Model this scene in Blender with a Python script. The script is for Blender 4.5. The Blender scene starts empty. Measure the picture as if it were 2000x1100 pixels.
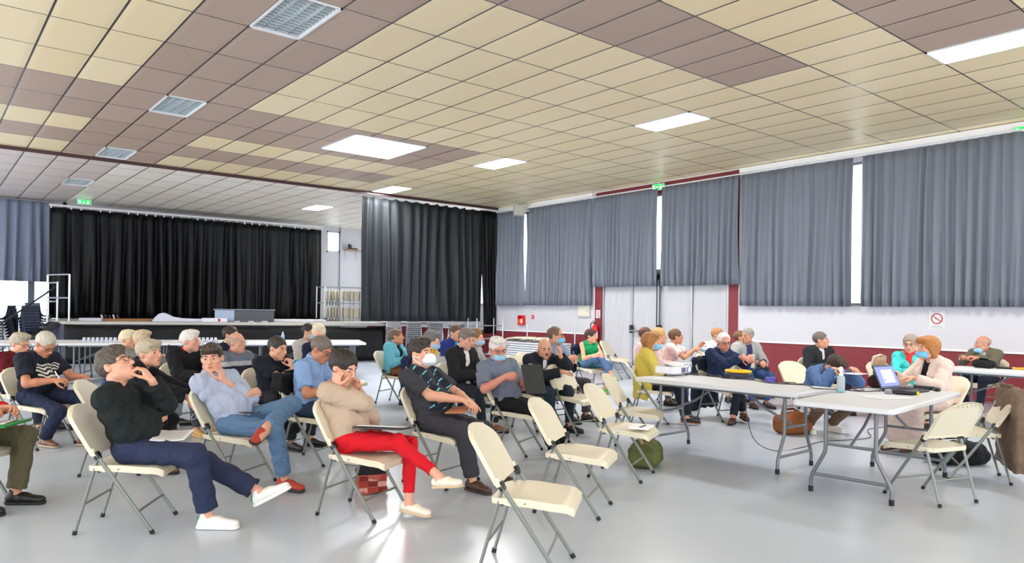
import bpy, math, random
import numpy as np
from mathutils import Matrix, Vector
random.seed(7)
SC = bpy.context.scene
COL = SC.collection
# ------------------------------------------------------------------ camera
F_PX, YAW, ROLL, HOR = 1417.64, math.radians(39.324), math.radians(0.7), 608.55
CAM_H = 1.429
cd = bpy.data.cameras.new('camera'); cam = bpy.data.objects.new('camera', cd); COL.objects.link(cam)
cd.sensor_fit = 'HORIZONTAL'; cd.sensor_width = 36.0; cd.lens = F_PX / 2000 * 36.0
cd.shift_x = 0.0; cd.shift_y = (HOR - 550.0) / 2000.0
cd.clip_end = 300
_f = Vector((math.sin(YAW), math.cos(YAW), 0)); _r = Vector((math.cos(YAW), -math.sin(YAW), 0)); _u = Vector((0, 0, 1))
_cr, _sr = math.cos(ROLL), math.sin(ROLL)
_rx = _r * _cr + _u * _sr; _ux = -_r * _sr + _u * _cr
cam.matrix_world = Matrix(((_rx.x, _ux.x, -_f.x, 0), (_rx.y, _ux.y, -_f.y, 0), (_rx.z, _ux.z, -_f.z, CAM_H), (0, 0, 0, 1)))
SC.camera = cam
# ------------------------------------------------------------------ daylight
W = bpy.data.worlds.new('daylight'); SC.world = W; W.use_nodes = True
_bg = W.node_tree.nodes['Background']; _bg.inputs[0].default_value = (0.93, 0.96, 1.0, 1); _bg.inputs[1].default_value = 2.6
LAMP_W = 60.0      # ceiling panel strength
SKY_W = 30.0       # roof light strength
# ------------------------------------------------------------------ exposure
SC.view_settings.view_transform = 'Standard'; SC.view_settings.look = 'None'
SC.view_settings.gamma = 1.0; SC.view_settings.use_curve_mapping = False
SC.view_settings.exposure = 0.48
SC.cycles.max_bounces = 8; SC.cycles.diffuse_bounces = 5; SC.cycles.glossy_bounces = 4; SC.cycles.transmission_bounces = 6
SC.cycles.caustics_reflective = False; SC.cycles.caustics_refractive = False; SC.cycles.sample_clamp_indirect = 6.0
# ------------------------------------------------------------------ materials
_M = {}
def lin(c):
    c = c / 255.0
    return c / 12.92 if c <= 0.04045 else ((c + 0.055) / 1.055) ** 2.4
def mat(name, rgb, rough=0.6, metal=0.0, bump=0.0, bscale=60.0, emit=0.0, spec=0.5, var=0.0, stretch=None, trans=0.0, alpha=1.0):
    """rgb in 0..255 display values; a noise bump and a faint colour variation make it procedural"""
    if name in _M: return _M[name]
    m = bpy.data.materials.new(name); m.use_nodes = True; nt = m.node_tree; b = nt.nodes['Principled BSDF']
    col = (lin(rgb[0]), lin(rgb[1]), lin(rgb[2]), 1)
    b.inputs['Base Color'].default_value = col; b.inputs['Roughness'].default_value = rough
    b.inputs['Metallic'].default_value = metal; b.inputs['Specular IOR Level'].default_value = spec
    b.inputs['Transmission Weight'].default_value = trans; b.inputs['Alpha'].default_value = alpha
    if emit: b.inputs['Emission Color'].default_value = col; b.inputs['Emission Strength'].default_value = emit
    if bump or var:
        tc = nt.nodes.new('ShaderNodeTexCoord'); no = nt.nodes.new('ShaderNodeTexNoise')
        no.inputs['Scale'].default_value = bscale; no.inputs['Detail'].default_value = 3
        src = tc.outputs['Object']
        if stretch:
            mp = nt.nodes.new('ShaderNodeMapping'); mp.inputs['Scale'].default_value = stretch
            nt.links.new(src, mp.inputs['Vector']); src = mp.outputs['Vector']
        nt.links.new(src, no.inputs['Vector'])
        if bump:
            bp = nt.nodes.new('ShaderNodeBump'); bp.inputs['Strength'].default_value = bump; bp.inputs['Distance'].default_value = 0.01
            nt.links.new(no.outputs['Fac'], bp.inputs['Height']); nt.links.new(bp.outputs['Normal'], b.inputs['Normal'])
        if var:
            mx = nt.nodes.new('ShaderNodeMix'); mx.data_type = 'RGBA'
            mx.inputs[6].default_value = tuple(max(0, c * (1 - var)) for c in col[:3]) + (1,)
            mx.inputs[7].default_value = tuple(min(1, c * (1 + var)) for c in col[:3]) + (1,)
            nt.links.new(no.outputs['Fac'], mx.inputs[0]); nt.links.new(mx.outputs[2], b.inputs['Base Color'])
    _M[name] = m
    return m
def cloth(rgb, name=None, rough=0.85, bump=0.25, bscale=220, var=0.10):
    key = name or 'cloth_%d_%d_%d' % tuple(rgb); new = key not in _M
    m = cloth_(rgb, name, rough, bump, bscale, var)
    if new:      # soft creases over the weave
        nt = m.node_tree; b = nt.nodes['Principled BSDF']; tc = nt.nodes.new('ShaderNodeTexCoord'); no = nt.nodes.new('ShaderNodeTexNoise')
        no.inputs['Scale'].default_value = 9; no.inputs['Detail'].default_value = 2; no.inputs['Distortion'].default_value = 1.6
        nt.links.new(tc.outputs['Object'], no.inputs['Vector']); bp = nt.nodes.new('ShaderNodeBump'); bp.inputs['Strength'].default_value = 0.55; bp.inputs['Distance'].default_value = 0.035
        nt.links.new(no.outputs['Fac'], bp.inputs['Height'])
        old = b.inputs['Normal'].links
        if old: nt.links.new(old[0].from_socket, bp.inputs['Normal'])
        nt.links.new(bp.outputs['Normal'], b.inputs['Normal'])
    return m
def cloth_(rgb, name=None, rough=0.85, bump=0.25, bscale=220, var=0.10):
    return mat(name or 'cloth_%d_%d_%d' % tuple(rgb), rgb, rough, bump=bump, bscale=bscale, spec=0.25, var=var)
def pane_glass():
    m = bpy.data.materials.new('window glass'); m.use_nodes = True; nt = m.node_tree; nt.nodes.clear()
    o = nt.nodes.new('ShaderNodeOutputMaterial'); t = nt.nodes.new('ShaderNodeBsdfTransparent'); g = nt.nodes.new('ShaderNodeBsdfGlossy'); x = nt.nodes.new('ShaderNodeMixShader')
    t.inputs[0].default_value = (0.94, 0.97, 0.97, 1); g.inputs['Roughness'].default_value = 0.02
    x.inputs[0].default_value = 0.05; nt.links.new(t.outputs[0], x.inputs[1]); nt.links.new(g.outputs[0], x.inputs[2]); nt.links.new(x.outputs[0], o.inputs[0])
    return m
def skinm(rgb): return mat('skin_%d_%d_%d' % tuple(rgb), rgb, 0.5, bump=0.08, bscale=180, spec=0.35, var=0.07)
def hairm(rgb): return mat('hair_%d_%d_%d' % tuple(rgb), rgb, 0.5, bump=0.9, bscale=40, spec=0.4, var=0.35, stretch=(2.4, 2.4, 0.7))
# ------------------------------------------------------------------ scene graph helpers
def link(o, parent=None):
    COL.objects.link(o)
    if parent is not None: o.parent = parent
    return o
def tag(o, label=None, cat=None, group=None, kind=None):
    if label: o['label'] = label
    if cat: o['category'] = cat
    if group: o['group'] = group
    if kind: o['kind'] = kind
    return o
def empty(name, loc=(0, 0, 0), rz=0.0):
    o = bpy.data.objects.new(name, None); o.empty_display_size = 0.1; COL.objects.link(o)
    o.location = loc; o.rotation_euler = (0, 0, rz); return o
def copy_tree(o, parent=None):
    c = o.copy(); COL.objects.link(c)
    for k in ('label', 'group'):
        if k in c and parent is None: del c[k]
    if parent is not None: c.parent = parent
    for ch in list(o.children): copy_tree(ch, c)
    return c
def G(u, d):
    """ground point d metres down the hall axis of sight and u metres to its right"""
    return (d * math.sin(YAW) + u * math.cos(YAW), d * math.cos(YAW) - u * math.sin(YAW))
def W_ang(phi): return math.radians(phi) - YAW      # phi 0 = across to the right, 90 = away
# ------------------------------------------------------------------ mesh collector
class MB:
    def __init__(s): s.v = []; s.f = []; s.m = []
    def add(s, vs, fs, mi=0):
        n = len(s.v); s.v += [tuple(p) for p in vs]
        for f in fs: s.f.append(tuple(n + i for i in f)); s.m.append(mi)
        return s
    def box(s, c, size, R=None, mi=0):
        x, y, z = (k / 2 for k in size); R = R or Matrix.Identity(3)
        vs = [Vector(c) + R @ Vector((a * x, b * y, e * z)) for a in (-1, 1) for b in (-1, 1) for e in (-1, 1)]
        return s.add(vs, [(0, 1, 3, 2), (4, 6, 7, 5), (0, 4, 5, 1), (2, 3, 7, 6), (0, 2, 6, 4), (1, 5, 7, 3)], mi)
    def tube(s, pts, r, n=8, mi=0, flat=None, up=None):
        pts = [Vector(p) for p in pts]; rings = []; k = len(pts)
        rr = r if isinstance(r, (list, tuple)) else [r] * k
        prev = None
        for i, p in enumerate(pts):
            t = ((pts[min(i + 1, k - 1)] - p).normalized() if i < k - 1 else Vector()) + ((p - pts[max(i - 1, 0)]).normalized() if i > 0 else Vector())
            if t.length < 1e-9: t = Vector((0, 0, 1))
            t.normalize()
            if prev is None:
                a = Vector(up) if up else (Vector((0, 0, 1)) if abs(t.z) < 0.9 else Vector((1, 0, 0)))
            else: a = prev
            a = (a - t * a.dot(t))
            if a.length < 1e-6: a = t.orthogonal()
            a.normalize(); b = t.cross(a); prev = a
            fl = flat or 1.0
            rings.append([p + a * math.cos(2 * math.pi * j / n) * rr[i] + b * math.sin(2 * math.pi * j / n) * rr[i] * fl for j in range(n)])
        vs = [q for ring in rings for q in ring]; fs = []
        for i in range(k - 1):
            for j in range(n):
                fs.append((i * n + j, i * n + (j + 1) % n, (i + 1) * n + (j + 1) % n, (i + 1) * n + j))
        fs.append(tuple(reversed(range(n)))); fs.append(tuple((k - 1) * n + j for j in range(n)))
        return s.add(vs, fs, mi)
    def lathe(s, prof, c=(0, 0, 0), n=20, R=None, mi=0):
        R = R or Matrix.Identity(3); vs = []; fs = []; k = len(prof)
        for (r, z) in prof:
            for j in range(n):
                a = 2 * math.pi * j / n; vs.append(Vector(c) + R @ Vector((r * math.cos(a), r * math.sin(a), z)))
        for i in range(k - 1):
            for j in range(n): fs.append((i * n + j, i * n + (j + 1) % n, (i + 1) * n + (j + 1) % n, (i + 1) * n + j))
        fs.append(tuple(reversed(range(n)))); fs.append(tuple((k - 1) * n + j for j in range(n)))
        return s.add(vs, fs, mi)
    def prism(s, poly, z0, z1, T=None, mi=0):
        """poly: list of (x,y); extruded z0..z1; T maps local -> target"""
        T = T or (lambda p: p); n = len(poly)
        vs = [T(Vector((x, y, z0))) for x, y in poly] + [T(Vector((x, y, z1))) for x, y in poly]
        fs = [tuple(reversed(range(n))), tuple(range(n, 2 * n))] + [(i, (i + 1) % n, n + (i + 1) % n, n + i) for i in range(n)]
        return s.add(vs, fs, mi)
    def grid(s, P, mi=0):
        nu, nv = len(P), len(P[0]); vs = [q for r in P for q in r]
        return s.add(vs, [(i * nv + j, (i + 1) * nv + j, (i + 1) * nv + j + 1, i * nv + j + 1) for i in range(nu - 1) for j in range(nv - 1)], mi)
    def build(s, name, mats, parent=None, smooth=True, bevel=0.0, angle=40, solid=0.0, subsurf=0):
        me = bpy.data.meshes.new(name); me.from_pydata([tuple(v) for v in s.v], [], s.f)
        for m in (mats if isinstance(mats, (list, tuple)) else [mats]): me.materials.append(m)
        if any(s.m): me.polygons.foreach_set('material_index', s.m)
        me.validate(); o = link(bpy.data.objects.new(name, me), parent)
        if solid:
            md = o.modifiers.new('solid', 'SOLIDIFY'); md.thickness = solid; md.offset = 0
        if bevel:
            md = o.modifiers.new('bevel', 'BEVEL'); md.width = bevel; md.segments = 2; md.limit_method = 'ANGLE'; md.angle_limit = math.radians(35)
        if subsurf:
            md = o.modifiers.new('sub', 'SUBSURF'); md.levels = subsurf; md.render_levels = subsurf
        if smooth: smooth_by_angle(me, angle)
        return o
def smooth_by_angle(me, angle):
    import bmesh
    bm = bmesh.new(); bm.from_mesh(me); bmesh.ops.recalc_face_normals(bm, faces=bm.faces)
    ca = math.radians(angle)
    for f in bm.faces: f.smooth = True
    for e in bm.edges:
        if len(e.link_faces) == 2 and e.calc_face_angle(0) > ca: e.smooth = False
    bm.to_mesh(me); bm.free()
def rrect(w, h, r, n=6):
    """rounded rectangle outline, centred"""
    out = []
    for cx, cy, a0 in ((w / 2 - r, h / 2 - r, 0), (-w / 2 + r, h / 2 - r, 90), (-w / 2 + r, -h / 2 + r, 180), (w / 2 - r, -h / 2 + r, 270)):
        for i in range(n + 1):
            a = math.radians(a0 + 90 * i / n); out.append((cx + r * math.cos(a), cy + r * math.sin(a)))
    return out
def RZ(a): return Matrix.Rotation(a, 3, 'Z')
# ================================================================== the hall
XW, YB, CE = 13.745, 25.8, 4.578
DADO = 0.856
def struct(o): o['kind'] = 'structure'; return o
def floor_mat():
    m = bpy.data.materials.new('grey resin floor'); m.use_nodes = True; nt = m.node_tree; b = nt.nodes['Principled BSDF']
    tc = nt.nodes.new('ShaderNodeTexCoord'); n1 = nt.nodes.new('ShaderNodeTexNoise'); n1.inputs['Scale'].default_value = 0.7; n1.inputs['Detail'].default_value = 4
    n2 = nt.nodes.new('ShaderNodeTexNoise'); n2.inputs['Scale'].default_value = 26; n2.inputs['Detail'].default_value = 5
    nt.links.new(tc.outputs['Object'], n1.inputs['Vector']); nt.links.new(tc.outputs['Object'], n2.inputs['Vector'])
    mx = nt.nodes.new('ShaderNodeMix'); mx.data_type = 'RGBA'
    mx.inputs[6].default_value = (lin(180), lin(188), lin(200), 1); mx.inputs[7].default_value = (lin(196), lin(204), lin(215), 1)
    nt.links.new(n1.outputs['Fac'], mx.inputs[0]); nt.links.new(mx.outputs[2], b.inputs['Base Color'])
    mr = nt.nodes.new('ShaderNodeMapRange'); mr.inputs[3].default_value = 0.16; mr.inputs[4].default_value = 0.30
    nt.links.new(n1.outputs['Fac'], mr.inputs[0]); nt.links.new(mr.outputs[0], b.inputs['Roughness'])
    bp = nt.nodes.new('ShaderNodeBump'); bp.inputs['Strength'].default_value = 0.02; bp.inputs['Distance'].default_value = 0.01
    nt.links.new(n2.outputs['Fac'], bp.inputs['Height']); nt.links.new(bp.outputs['Normal'], b.inputs['Normal'])
    b.inputs['Specular IOR Level'].default_value = 0.45
    return m
fl = MB(); fl.box((4.9, 10.4, -0.05), (17.75, 30.8, 0.1)); struct(fl.build('floor', floor_mat(), smooth=False))
# ---- suspended ceiling: a grid of planks, two colours, black runners; the roof light is an opening in it
TX0, TY0, TX, TY = 2.2443, 8.1554, 0.585, 1.1385
def ceil_mat():
    m = bpy.data.materials.new('ceiling planks'); m.use_nodes = True; nt = m.node_tree; b = nt.nodes['Principled BSDF']; L = nt.links
    def math_(op, a, bb=None):
        n = nt.nodes.new('ShaderNodeMath'); n.operation = op
        for i, q in enumerate((a, bb)):
            if q is None: continue
            if isinstance(q, (int, float)): n.inputs[i].default_value = q
            else: L.new(q, n.inputs[i])
        return n.outputs[0]
    def both(*q):
        r = q[0]
        for k in q[1:]: r = math_('MULTIPLY', r, k)
        return r
    tc = nt.nodes.new('ShaderNodeTexCoord'); sp = nt.nodes.new('ShaderNodeSeparateXYZ'); L.new(tc.outputs['Object'], sp.inputs[0])
    a = math_('DIVIDE', math_('SUBTRACT', sp.outputs[0], TX0), TX); bb = math_('DIVIDE', math_('SUBTRACT', sp.outputs[1], TY0), TY)
    fa, fb = math_('FLOOR', a), math_('FLOOR', bb)
    def rng(v, lo, hi): return both(math_('GREATER_THAN', v, lo - 0.5), math_('LESS_THAN', v, hi + 0.5))
    rows = [rng(fb, k, k) for k in (-5, -3, 3, 4, 6)]
    rowsum = rows[0]
    for r in rows[1:]: rowsum = math_('ADD', rowsum, r)
    brown = math_('MAXIMUM', both(rowsum, math_('LESS_THAN', fa, 10.5)), both(rng(fa, 0, 2), math_('LESS_THAN', fb, 7.5)))
    brown = math_('MINIMUM', math_('MAXIMUM', brown, both(rng(fb, -5, -5), math_('LESS_THAN', fa, 11.5))), 1)
    back = math_('GREATER_THAN', sp.outputs[1], 17.4)
    brown_back = both(rng(fa, -3, 1), back)
    def mix(f, c0, c1):
        n = nt.nodes.new('ShaderNodeMix'); n.data_type = 'RGBA'
        if isinstance(f, (int, float)): n.inputs[0].default_value = f
        else: L.new(f, n.inputs[0])
        for i, c in ((6, c0), (7, c1)):
            if isinstance(c, tuple): n.inputs[i].default_value = tuple(lin(k) for k in c) + (1,)
            else: L.new(c, n.inputs[i])
        return n.outputs[2]
    wn = nt.nodes.new('ShaderNodeTexWhiteNoise'); wn.noise_dimensions = '2D'
    cv = nt.nodes.new('ShaderNodeCombineXYZ'); L.new(fa, cv.inputs[0]); L.new(fb, cv.inputs[1]); L.new(cv.outputs[0], wn.inputs['Vector'])
    front = mix(brown, mix(wn.outputs['Value'], (226, 206, 164), (232, 214, 176)), mix(wn.outputs['Value'], (170, 147, 131), (178, 155, 139)))
    rear = mix(brown_back, mix(wn.outputs['Value'], (242, 232, 218), (248, 242, 234)), (216, 202, 194))  # paler palette past the rail: daylight glare put into the plank colour
    tile = mix(back, front, rear)
    # runners: wide along Y-lines (between planks), thin across
    da = math_('ABSOLUTE', math_('SUBTRACT', a, math_('ROUND', a))); db = math_('ABSOLUTE', math_('SUBTRACT', bb, math_('ROUND', bb)))
    lineA = math_('LESS_THAN', da, 0.020); lineB = math_('LESS_THAN', db, 0.0085)
    line = math_('MAXIMUM', lineA, lineB)
    L.new(mix(line, tile, (58, 54, 56)), b.inputs['Base Color'])
    rr = nt.nodes.new('ShaderNodeMix'); L.new(line, rr.inputs[0]); rr.inputs[2].default_value = 0.42; rr.inputs[3].default_value = 0.22; L.new(rr.outputs[0], b.inputs['Roughness'])
    bp = nt.nodes.new('ShaderNodeBump'); bp.inputs['Strength'].default_value = 0.5; bp.inputs['Distance'].default_value = 0.01
    # planks sag very slightly between runners
    edge = math_('MINIMUM', math_('MULTIPLY', da, 8), 1)
    L.new(math_('SUBTRACT', edge, math_('MULTIPLY', line, 0.6)), bp.inputs['Height']); L.new(bp.outputs['Normal'], b.inputs['Normal'])
    b.inputs['Specular IOR Level'].default_value = 0.35
    return m
CM = ceil_mat()
SKX0, SKX1, SKY0, SKY1 = 6.05, 7.58, 11.86, 13.38
LMP_ON = [(12, -5), (12, -1), (12, 3), (12, 7), (12, 11)]; LMP_OFF = [(1, -1), (1, 3), (1, 7), (1, 11)]
holes = [(SKX0, SKX1, SKY0, SKY1)]
for a, b in LMP_ON + LMP_OFF: holes.append((TX0 + a * TX, TX0 + (a + 1) * TX, TY0 + b * TY, TY0 + (b + 1) * TY))
xs = sorted({-4.0, XW} | {h for q in holes for h in q[:2]}); ys = sorted({-5.0, YB} | {h for q in holes for h in q[2:]})
cb = MB()
for i in range(len(xs) - 1):
    for j in range(len(ys) - 1):
        cx, cy = (xs[i] + xs[i + 1]) / 2, (ys[j] + ys[j + 1]) / 2
        if any(h[0] < cx < h[1] and h[2] < cy < h[3] for h in holes): continue
        cb.box((cx, cy, CE + 0.02), (xs[i + 1] - xs[i], ys[j + 1] - ys[j], 0.04))
struct(cb.build('ceiling', CM, smooth=False))
roof = MB(); roof.box((4.9, 10.4, CE + 0.75), (17.75, 30.8, 0.1)); struct(roof.build('ceiling_deck', mat('deck', (120, 118, 116), 0.9, var=0.1, bscale=3), smooth=False))
# ---- right wall
WH = mat('white painted wall', (206, 205, 212), 0.62, bump=0.05, bscale=25, var=0.015)
RED = mat('oxblood painted wall', (128, 40, 48), 0.55, bump=0.05, bscale=25, var=0.03)
WT = 0.24
def wbox(mb, y0, y1, z0, z1, mi=0, x=XW, t=WT): mb.box((x + t / 2, (y0 + y1) / 2, (z0 + z1) / 2), (t, y1 - y0, z1 - z0), mi=mi)
DY0, DY1 = 9.05, 13.35     # red surround of the double door
w = MB()
for y0, y1 in ((-5, DY0), (DY1, YB)):
    wbox(w, y0, y1, 0, DADO, 1); wbox(w, y0, y1, DADO, 1.62, 0); wbox(w, y0, y1, 4.36, CE, 0)
WINS = [(13.55, 17.2), (17.9, 20.4), (20.6, 22.9), (23.1, 25.4), (6.42, 8.9), (3.4, 6.30), (0.2, 3.2), (-2.9, 0.0)]  # those beyond the hall curtain are unseen, added to light the stage end
edges = sorted(WINS)
for y0, y1 in [(a[1], b[0]) for a, b in zip(edges[:-1], edges[1:])] + [(-5, edges[0][0]), (edges[-1][1], YB)]:
    if y0 < DY0 < y1:
        wbox(w, y0, DY0, 1.62, 4.36, 0); wbox(w, DY1, y1, 1.62, 4.36, 0)
    else: wbox(w, y0, y1, 1.62, 4.36, 0)
wbox(w, DY0, 9.3, 0, CE, 1); wbox(w, 13.1, DY1, 0, CE, 1); wbox(w, 9.3, 13.1, 4.30, CE, 1)
struct(w.build('wall_right', [WH, RED], smooth=False))
ALU = mat('brushed aluminium', (178, 180, 188), 0.35, metal=0.7, bump=0.05, bscale=90)
GLASS = pane_glass()
def window(n, x, y0, y1, z0, z1, bars):
    e = MB(); ym = (y0 + y1) / 2; t = 0.05
    for yy in [y0 + t / 2, y1 - t / 2] + [y0 + (y1 - y0) * k / bars for k in range(1, bars)]: e.box((x + 0.14, yy, (z0 + z1) / 2), (0.06, t, z1 - z0))
    for zz in (z0 + t / 2, z1 - t / 2): e.box((x + 0.14, ym, zz), (0.06, y1 - y0, t))
    o = struct(e.build('window_%d' % n, ALU, smooth=False))
    g = MB(); g.box((x + 0.14, ym, (z0 + z1) / 2), (0.008, y1 - y0 - 0.02, z1 - z0 - 0.02)); g.build('pane', GLASS, o, smooth=False)
for i, (y0, y1) in enumerate(WINS): window(i + 1, XW, y0, y1, 1.62, 4.36, 2)
# the double door: white film hung inside the glazed leaves, grey stiles, panic bar
FILM = mat('white film over glazing', (192, 192, 197), 0.5, bump=0.9, bscale=2.6, var=0.03, stretch=(1, 2.2, 0.7))
d = MB()
ystl = [9.32, 10.30, 11.24, 12.10, 13.08]
for yy in ystl: d.box((XW + 0.05, yy, 1.2), (0.07, 0.06, 2.4))
d.box((XW + 0.05, 11.2, 2.4), (0.07, 3.8, 0.08)); d.box((XW + 0.05, 11.2, 0.06), (0.07, 3.8, 0.12))
dr = struct(d.build('door_1', ALU, smooth=False, bevel=0.006))
for k in range(4):
    a0, a1 = ystl[k] + 0.03, ystl[k + 1] - 0.03; P = []
    for i in range(25):
        y = a0 + (a1 - a0) * i / 24; P.append([(XW + 0.045 + 0.012 * math.sin(y * 9 + 2.2 * j / 14) * (1 - 0.5 * j / 14) + 0.006 * math.sin(y * 31 + j), y, 0.12 + 2.24 * j / 14) for j in range(15)])
    g = MB(); g.grid(P); g.build('door_panel', FILM, dr, solid=0.004)
window(30, XW - 0.05, 9.3, 13.1, 2.44, 4.30, 4)  # glazing added above the door so the curtain gap shows bright
BLK = mat('black plastic', (22, 22, 25), 0.4, bump=0.05, bscale=120)
h = MB(); h.tube([(XW - 0.05, 11.25, 1.0), (XW - 0.05, 11.25, 2.35)], 0.014); h.tube([(XW - 0.05, 11.17, 1.0), (XW - 0.05, 11.17, 2.35)], 0.010); h.box((XW - 0.02, 11.21, 1.03), (0.09, 0.09, 0.24)); h.box((XW - 0.02, 11.21, 2.3), (0.07, 0.08, 0.12))
h.build('panic_latch', BLK, dr, bevel=0.008)
h = MB(); h.tube([(XW - 0.10, 11.22, 0.99), (XW - 0.10, 12.06, 0.99)], 0.024); h.build('push_bar', mat('grey bar', (120, 124, 132), 0.4, var=0.03), dr)
h = MB(); h.box((XW - 0.02, 12.07, 1.03), (0.09, 0.07, 0.2)); h.build('bar_bracket', BLK, dr, bevel=0.015)
# trim: white light shelf along the top of the right wall
tr = MB(); tr.box((XW - 0.05, 2.0, CE - 0.06), (0.10, 14.0, 0.10)); tr.box((XW - 0.05, 19.6, CE - 0.06), (0.10, 12.4, 0.10)); tr.box((XW - 0.02, 11.2, CE - 0.012), (0.04, 4.4, 0.02)); struct(tr.build('trim_1', mat('white trim', (240, 240, 243), 0.45, var=0.02, bscale=9), smooth=False))
tr = MB(); tr.box((XW - 0.012, 2.0, DADO), (0.03, 14.0, 0.03)); tr.box((XW - 0.012, 19.4, DADO), (0.03, 12.0, 0.03)); struct(tr.build('trim_2', mat('white trim', (240, 240, 243)), smooth=False))
# ---- back wall: glazed door at the left, plain white with a small high window at the right
w = MB()
w.box((8.3, YB + 0.1, CE / 2), (7.4, 0.2, CE))
w.box((13.15, YB + 0.1, CE / 2), (1.2, 0.2, CE)); w.box((12.28, YB + 0.1, 1.8), (0.56, 0.2, 3.6)); w.box((12.28, YB + 0.1, 4.5), (0.56, 0.2, 0.16))
w.box((4.0, YB + 0.1, CE / 2), (1.2, 0.2, CE)); w.box((0.5, YB + 0.1, 3.4), (6.0, 0.2, 2.36)); w.box((-3.2, YB + 0.1, CE / 2), (1.6, 0.2, CE))
struct(w.build('wall_back', WH, smooth=False))
pl = MB(); pl.box((12.56, YB - 0.02, CE / 2), (0.04, 0.06, CE)); struct(pl.build('trim_3', ALU, smooth=False))
def bwindow(n, x0, x1, z0, z1, bars, m):
    e = MB(); xm = (x0 + x1) / 2; t = 0.06
    for xx in [x0 + t / 2, x1 - t / 2] + list(bars): e.box((xx, YB + 0.05, (z0 + z1) / 2), (t if xx in (x0 + t / 2, x1 - t / 2) else 0.16, 0.07, z1 - z0))
    for zz in (z0 + t / 2, z1 - t / 2): e.box((xm, YB + 0.05, zz), (x1 - x0, 0.07, t))
    o = struct(e.build('window_%d' % n, m, smooth=False))
    g = MB(); g.box((xm, YB + 0.05, (z0 + z1) / 2), (x1 - x0 - 0.02, 0.008, z1 - z0 - 0.02)); g.build('pane', GLASS, o, smooth=False)
bwindow(20, 12.0, 12.56, 3.6, 4.42, [], ALU)
DK = mat('dark grey joinery', (96, 104, 118), 0.45, var=0.04, bscale=12)
bwindow(21, -2.4, 3.4, 0.0, 2.22, [0.6, 2.62], DK)
# car park outside the glazed door
g = MB(); g.box((0, 36, -0.12), (60, 20, 0.05)); struct(g.build('ground', mat('pale asphalt', (205, 206, 205), 0.9, var=0.06, bscale=2), smooth=False))
# ---- dropped rail across the ceiling and other fixed trim
r_ = MB(); r_.box((4.9, 17.4, CE - 0.035), (17.7, 0.06, 0.07)); struct(r_.build('trim_4', mat('dark red rail', (66, 34, 36), 0.45, var=0.05, bscale=14), smooth=False))
# ---- ceiling lamps
LON = mat('lit lamp diffuser', (255, 255, 255), 0.5, emit=LAMP_W)
LOFF = mat('pale lamp louvre', (196, 206, 210), 0.35, metal=0.2, bump=0.05, bscale=40)
LFR = mat('white lamp frame', (225, 226, 228), 0.4, var=0.02, bscale=20)
def lamp(a, b, on, label):
    x0, y0 = TX0 + a * TX, TY0 + b * TY; cx, cy = x0 + TX / 2, y0 + TY / 2
    t = tag(empty('ceiling_light', (cx, cy, CE)), label, 'ceiling light', 'recessed ceiling lights')
    f = MB()
    for sx in (-1, 1): f.box((sx * (TX / 2 - 0.012), 0, 0.01), (0.024, TY, 0.05))
    for sy in (-1, 1): f.box((0, sy * (TY / 2 - 0.012), 0.01), (TX, 0.024, 0.05))
    f.build('lamp_frame', LFR, t, smooth=False)
    q = MB(); q.box((0, 0, 0.014 if on else 0.10), (TX - 0.05, TY - 0.05, 0.01)); q.build('diffuser', LON if on else LOFF, t, smooth=False)
    if not on:
        for k in range(4):
            v = MB(); xx = -TX / 2 + TX * (k + 0.5) / 4; P = []
            for i in range(9):
                ang = math.pi * i / 8; P.append([(xx - 0.066 * math.cos(ang), -TY / 2 + 0.03, 0.012 + 0.075 * math.sin(ang)), (xx - 0.066 * math.cos(ang), TY / 2 - 0.03, 0.012 + 0.075 * math.sin(ang))])
            v.grid(P)
            for j in range(13): v.box((xx, -TY / 2 + 0.06 + (TY - 0.12) * j / 12, 0.03), (0.12, 0.006, 0.04))
            v.build('louvre', LOFF, t, solid=0.003)
lbl_on = ['bright long lit ceiling light nearest the camera, at the top right corner', 'bright lit ceiling light above the grey curtained windows, second along its row', 'bright lit ceiling light right of the square roof light', 'bright lit ceiling light beside the dark rail just in front of the hanging black curtain', 'small far lit ceiling light beyond the dark rail over the stage']
lbl_off = ['unlit louvred ceiling light nearest the camera, large and pale at the top', 'unlit louvred ceiling light second from the camera in the brown band', 'unlit pale louvred ceiling light touching the dark rail', 'unlit louvred ceiling light beyond the dark rail above the grey curtain']
for (a, b), l in zip(LMP_ON, lbl_on): lamp(a, b, True, l)
for (a, b), l in zip(LMP_OFF, lbl_off): lamp(a, b, False, l)
t = tag(empty('roof_light', ((SKX0 + SKX1) / 2, (SKY0 + SKY1) / 2, CE)), 'large square white roof light in the middle of the tiled ceiling', 'skylight')
sx, sy = SKX1 - SKX0, SKY1 - SKY0
f = MB()
for s in (-1, 1): f.box((s * (sx / 2 - 0.015), 0, 0.14), (0.03, sy, 0.30)); f.box((0, s * (sy / 2 - 0.015), 0.14), (sx, 0.03, 0.30))
f.build('roof_light_frame', mat('pale blue skylight reveal', (205, 215, 235), 0.5, var=0.02, bscale=8), t, smooth=False)
q = MB(); q.box((0, 0, 0.22), (sx - 0.06, sy - 0.06, 0.02)); q.build('diffuser', mat('daylit dome', (250, 252, 255), 0.5, emit=SKY_W), t, smooth=False)
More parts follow.
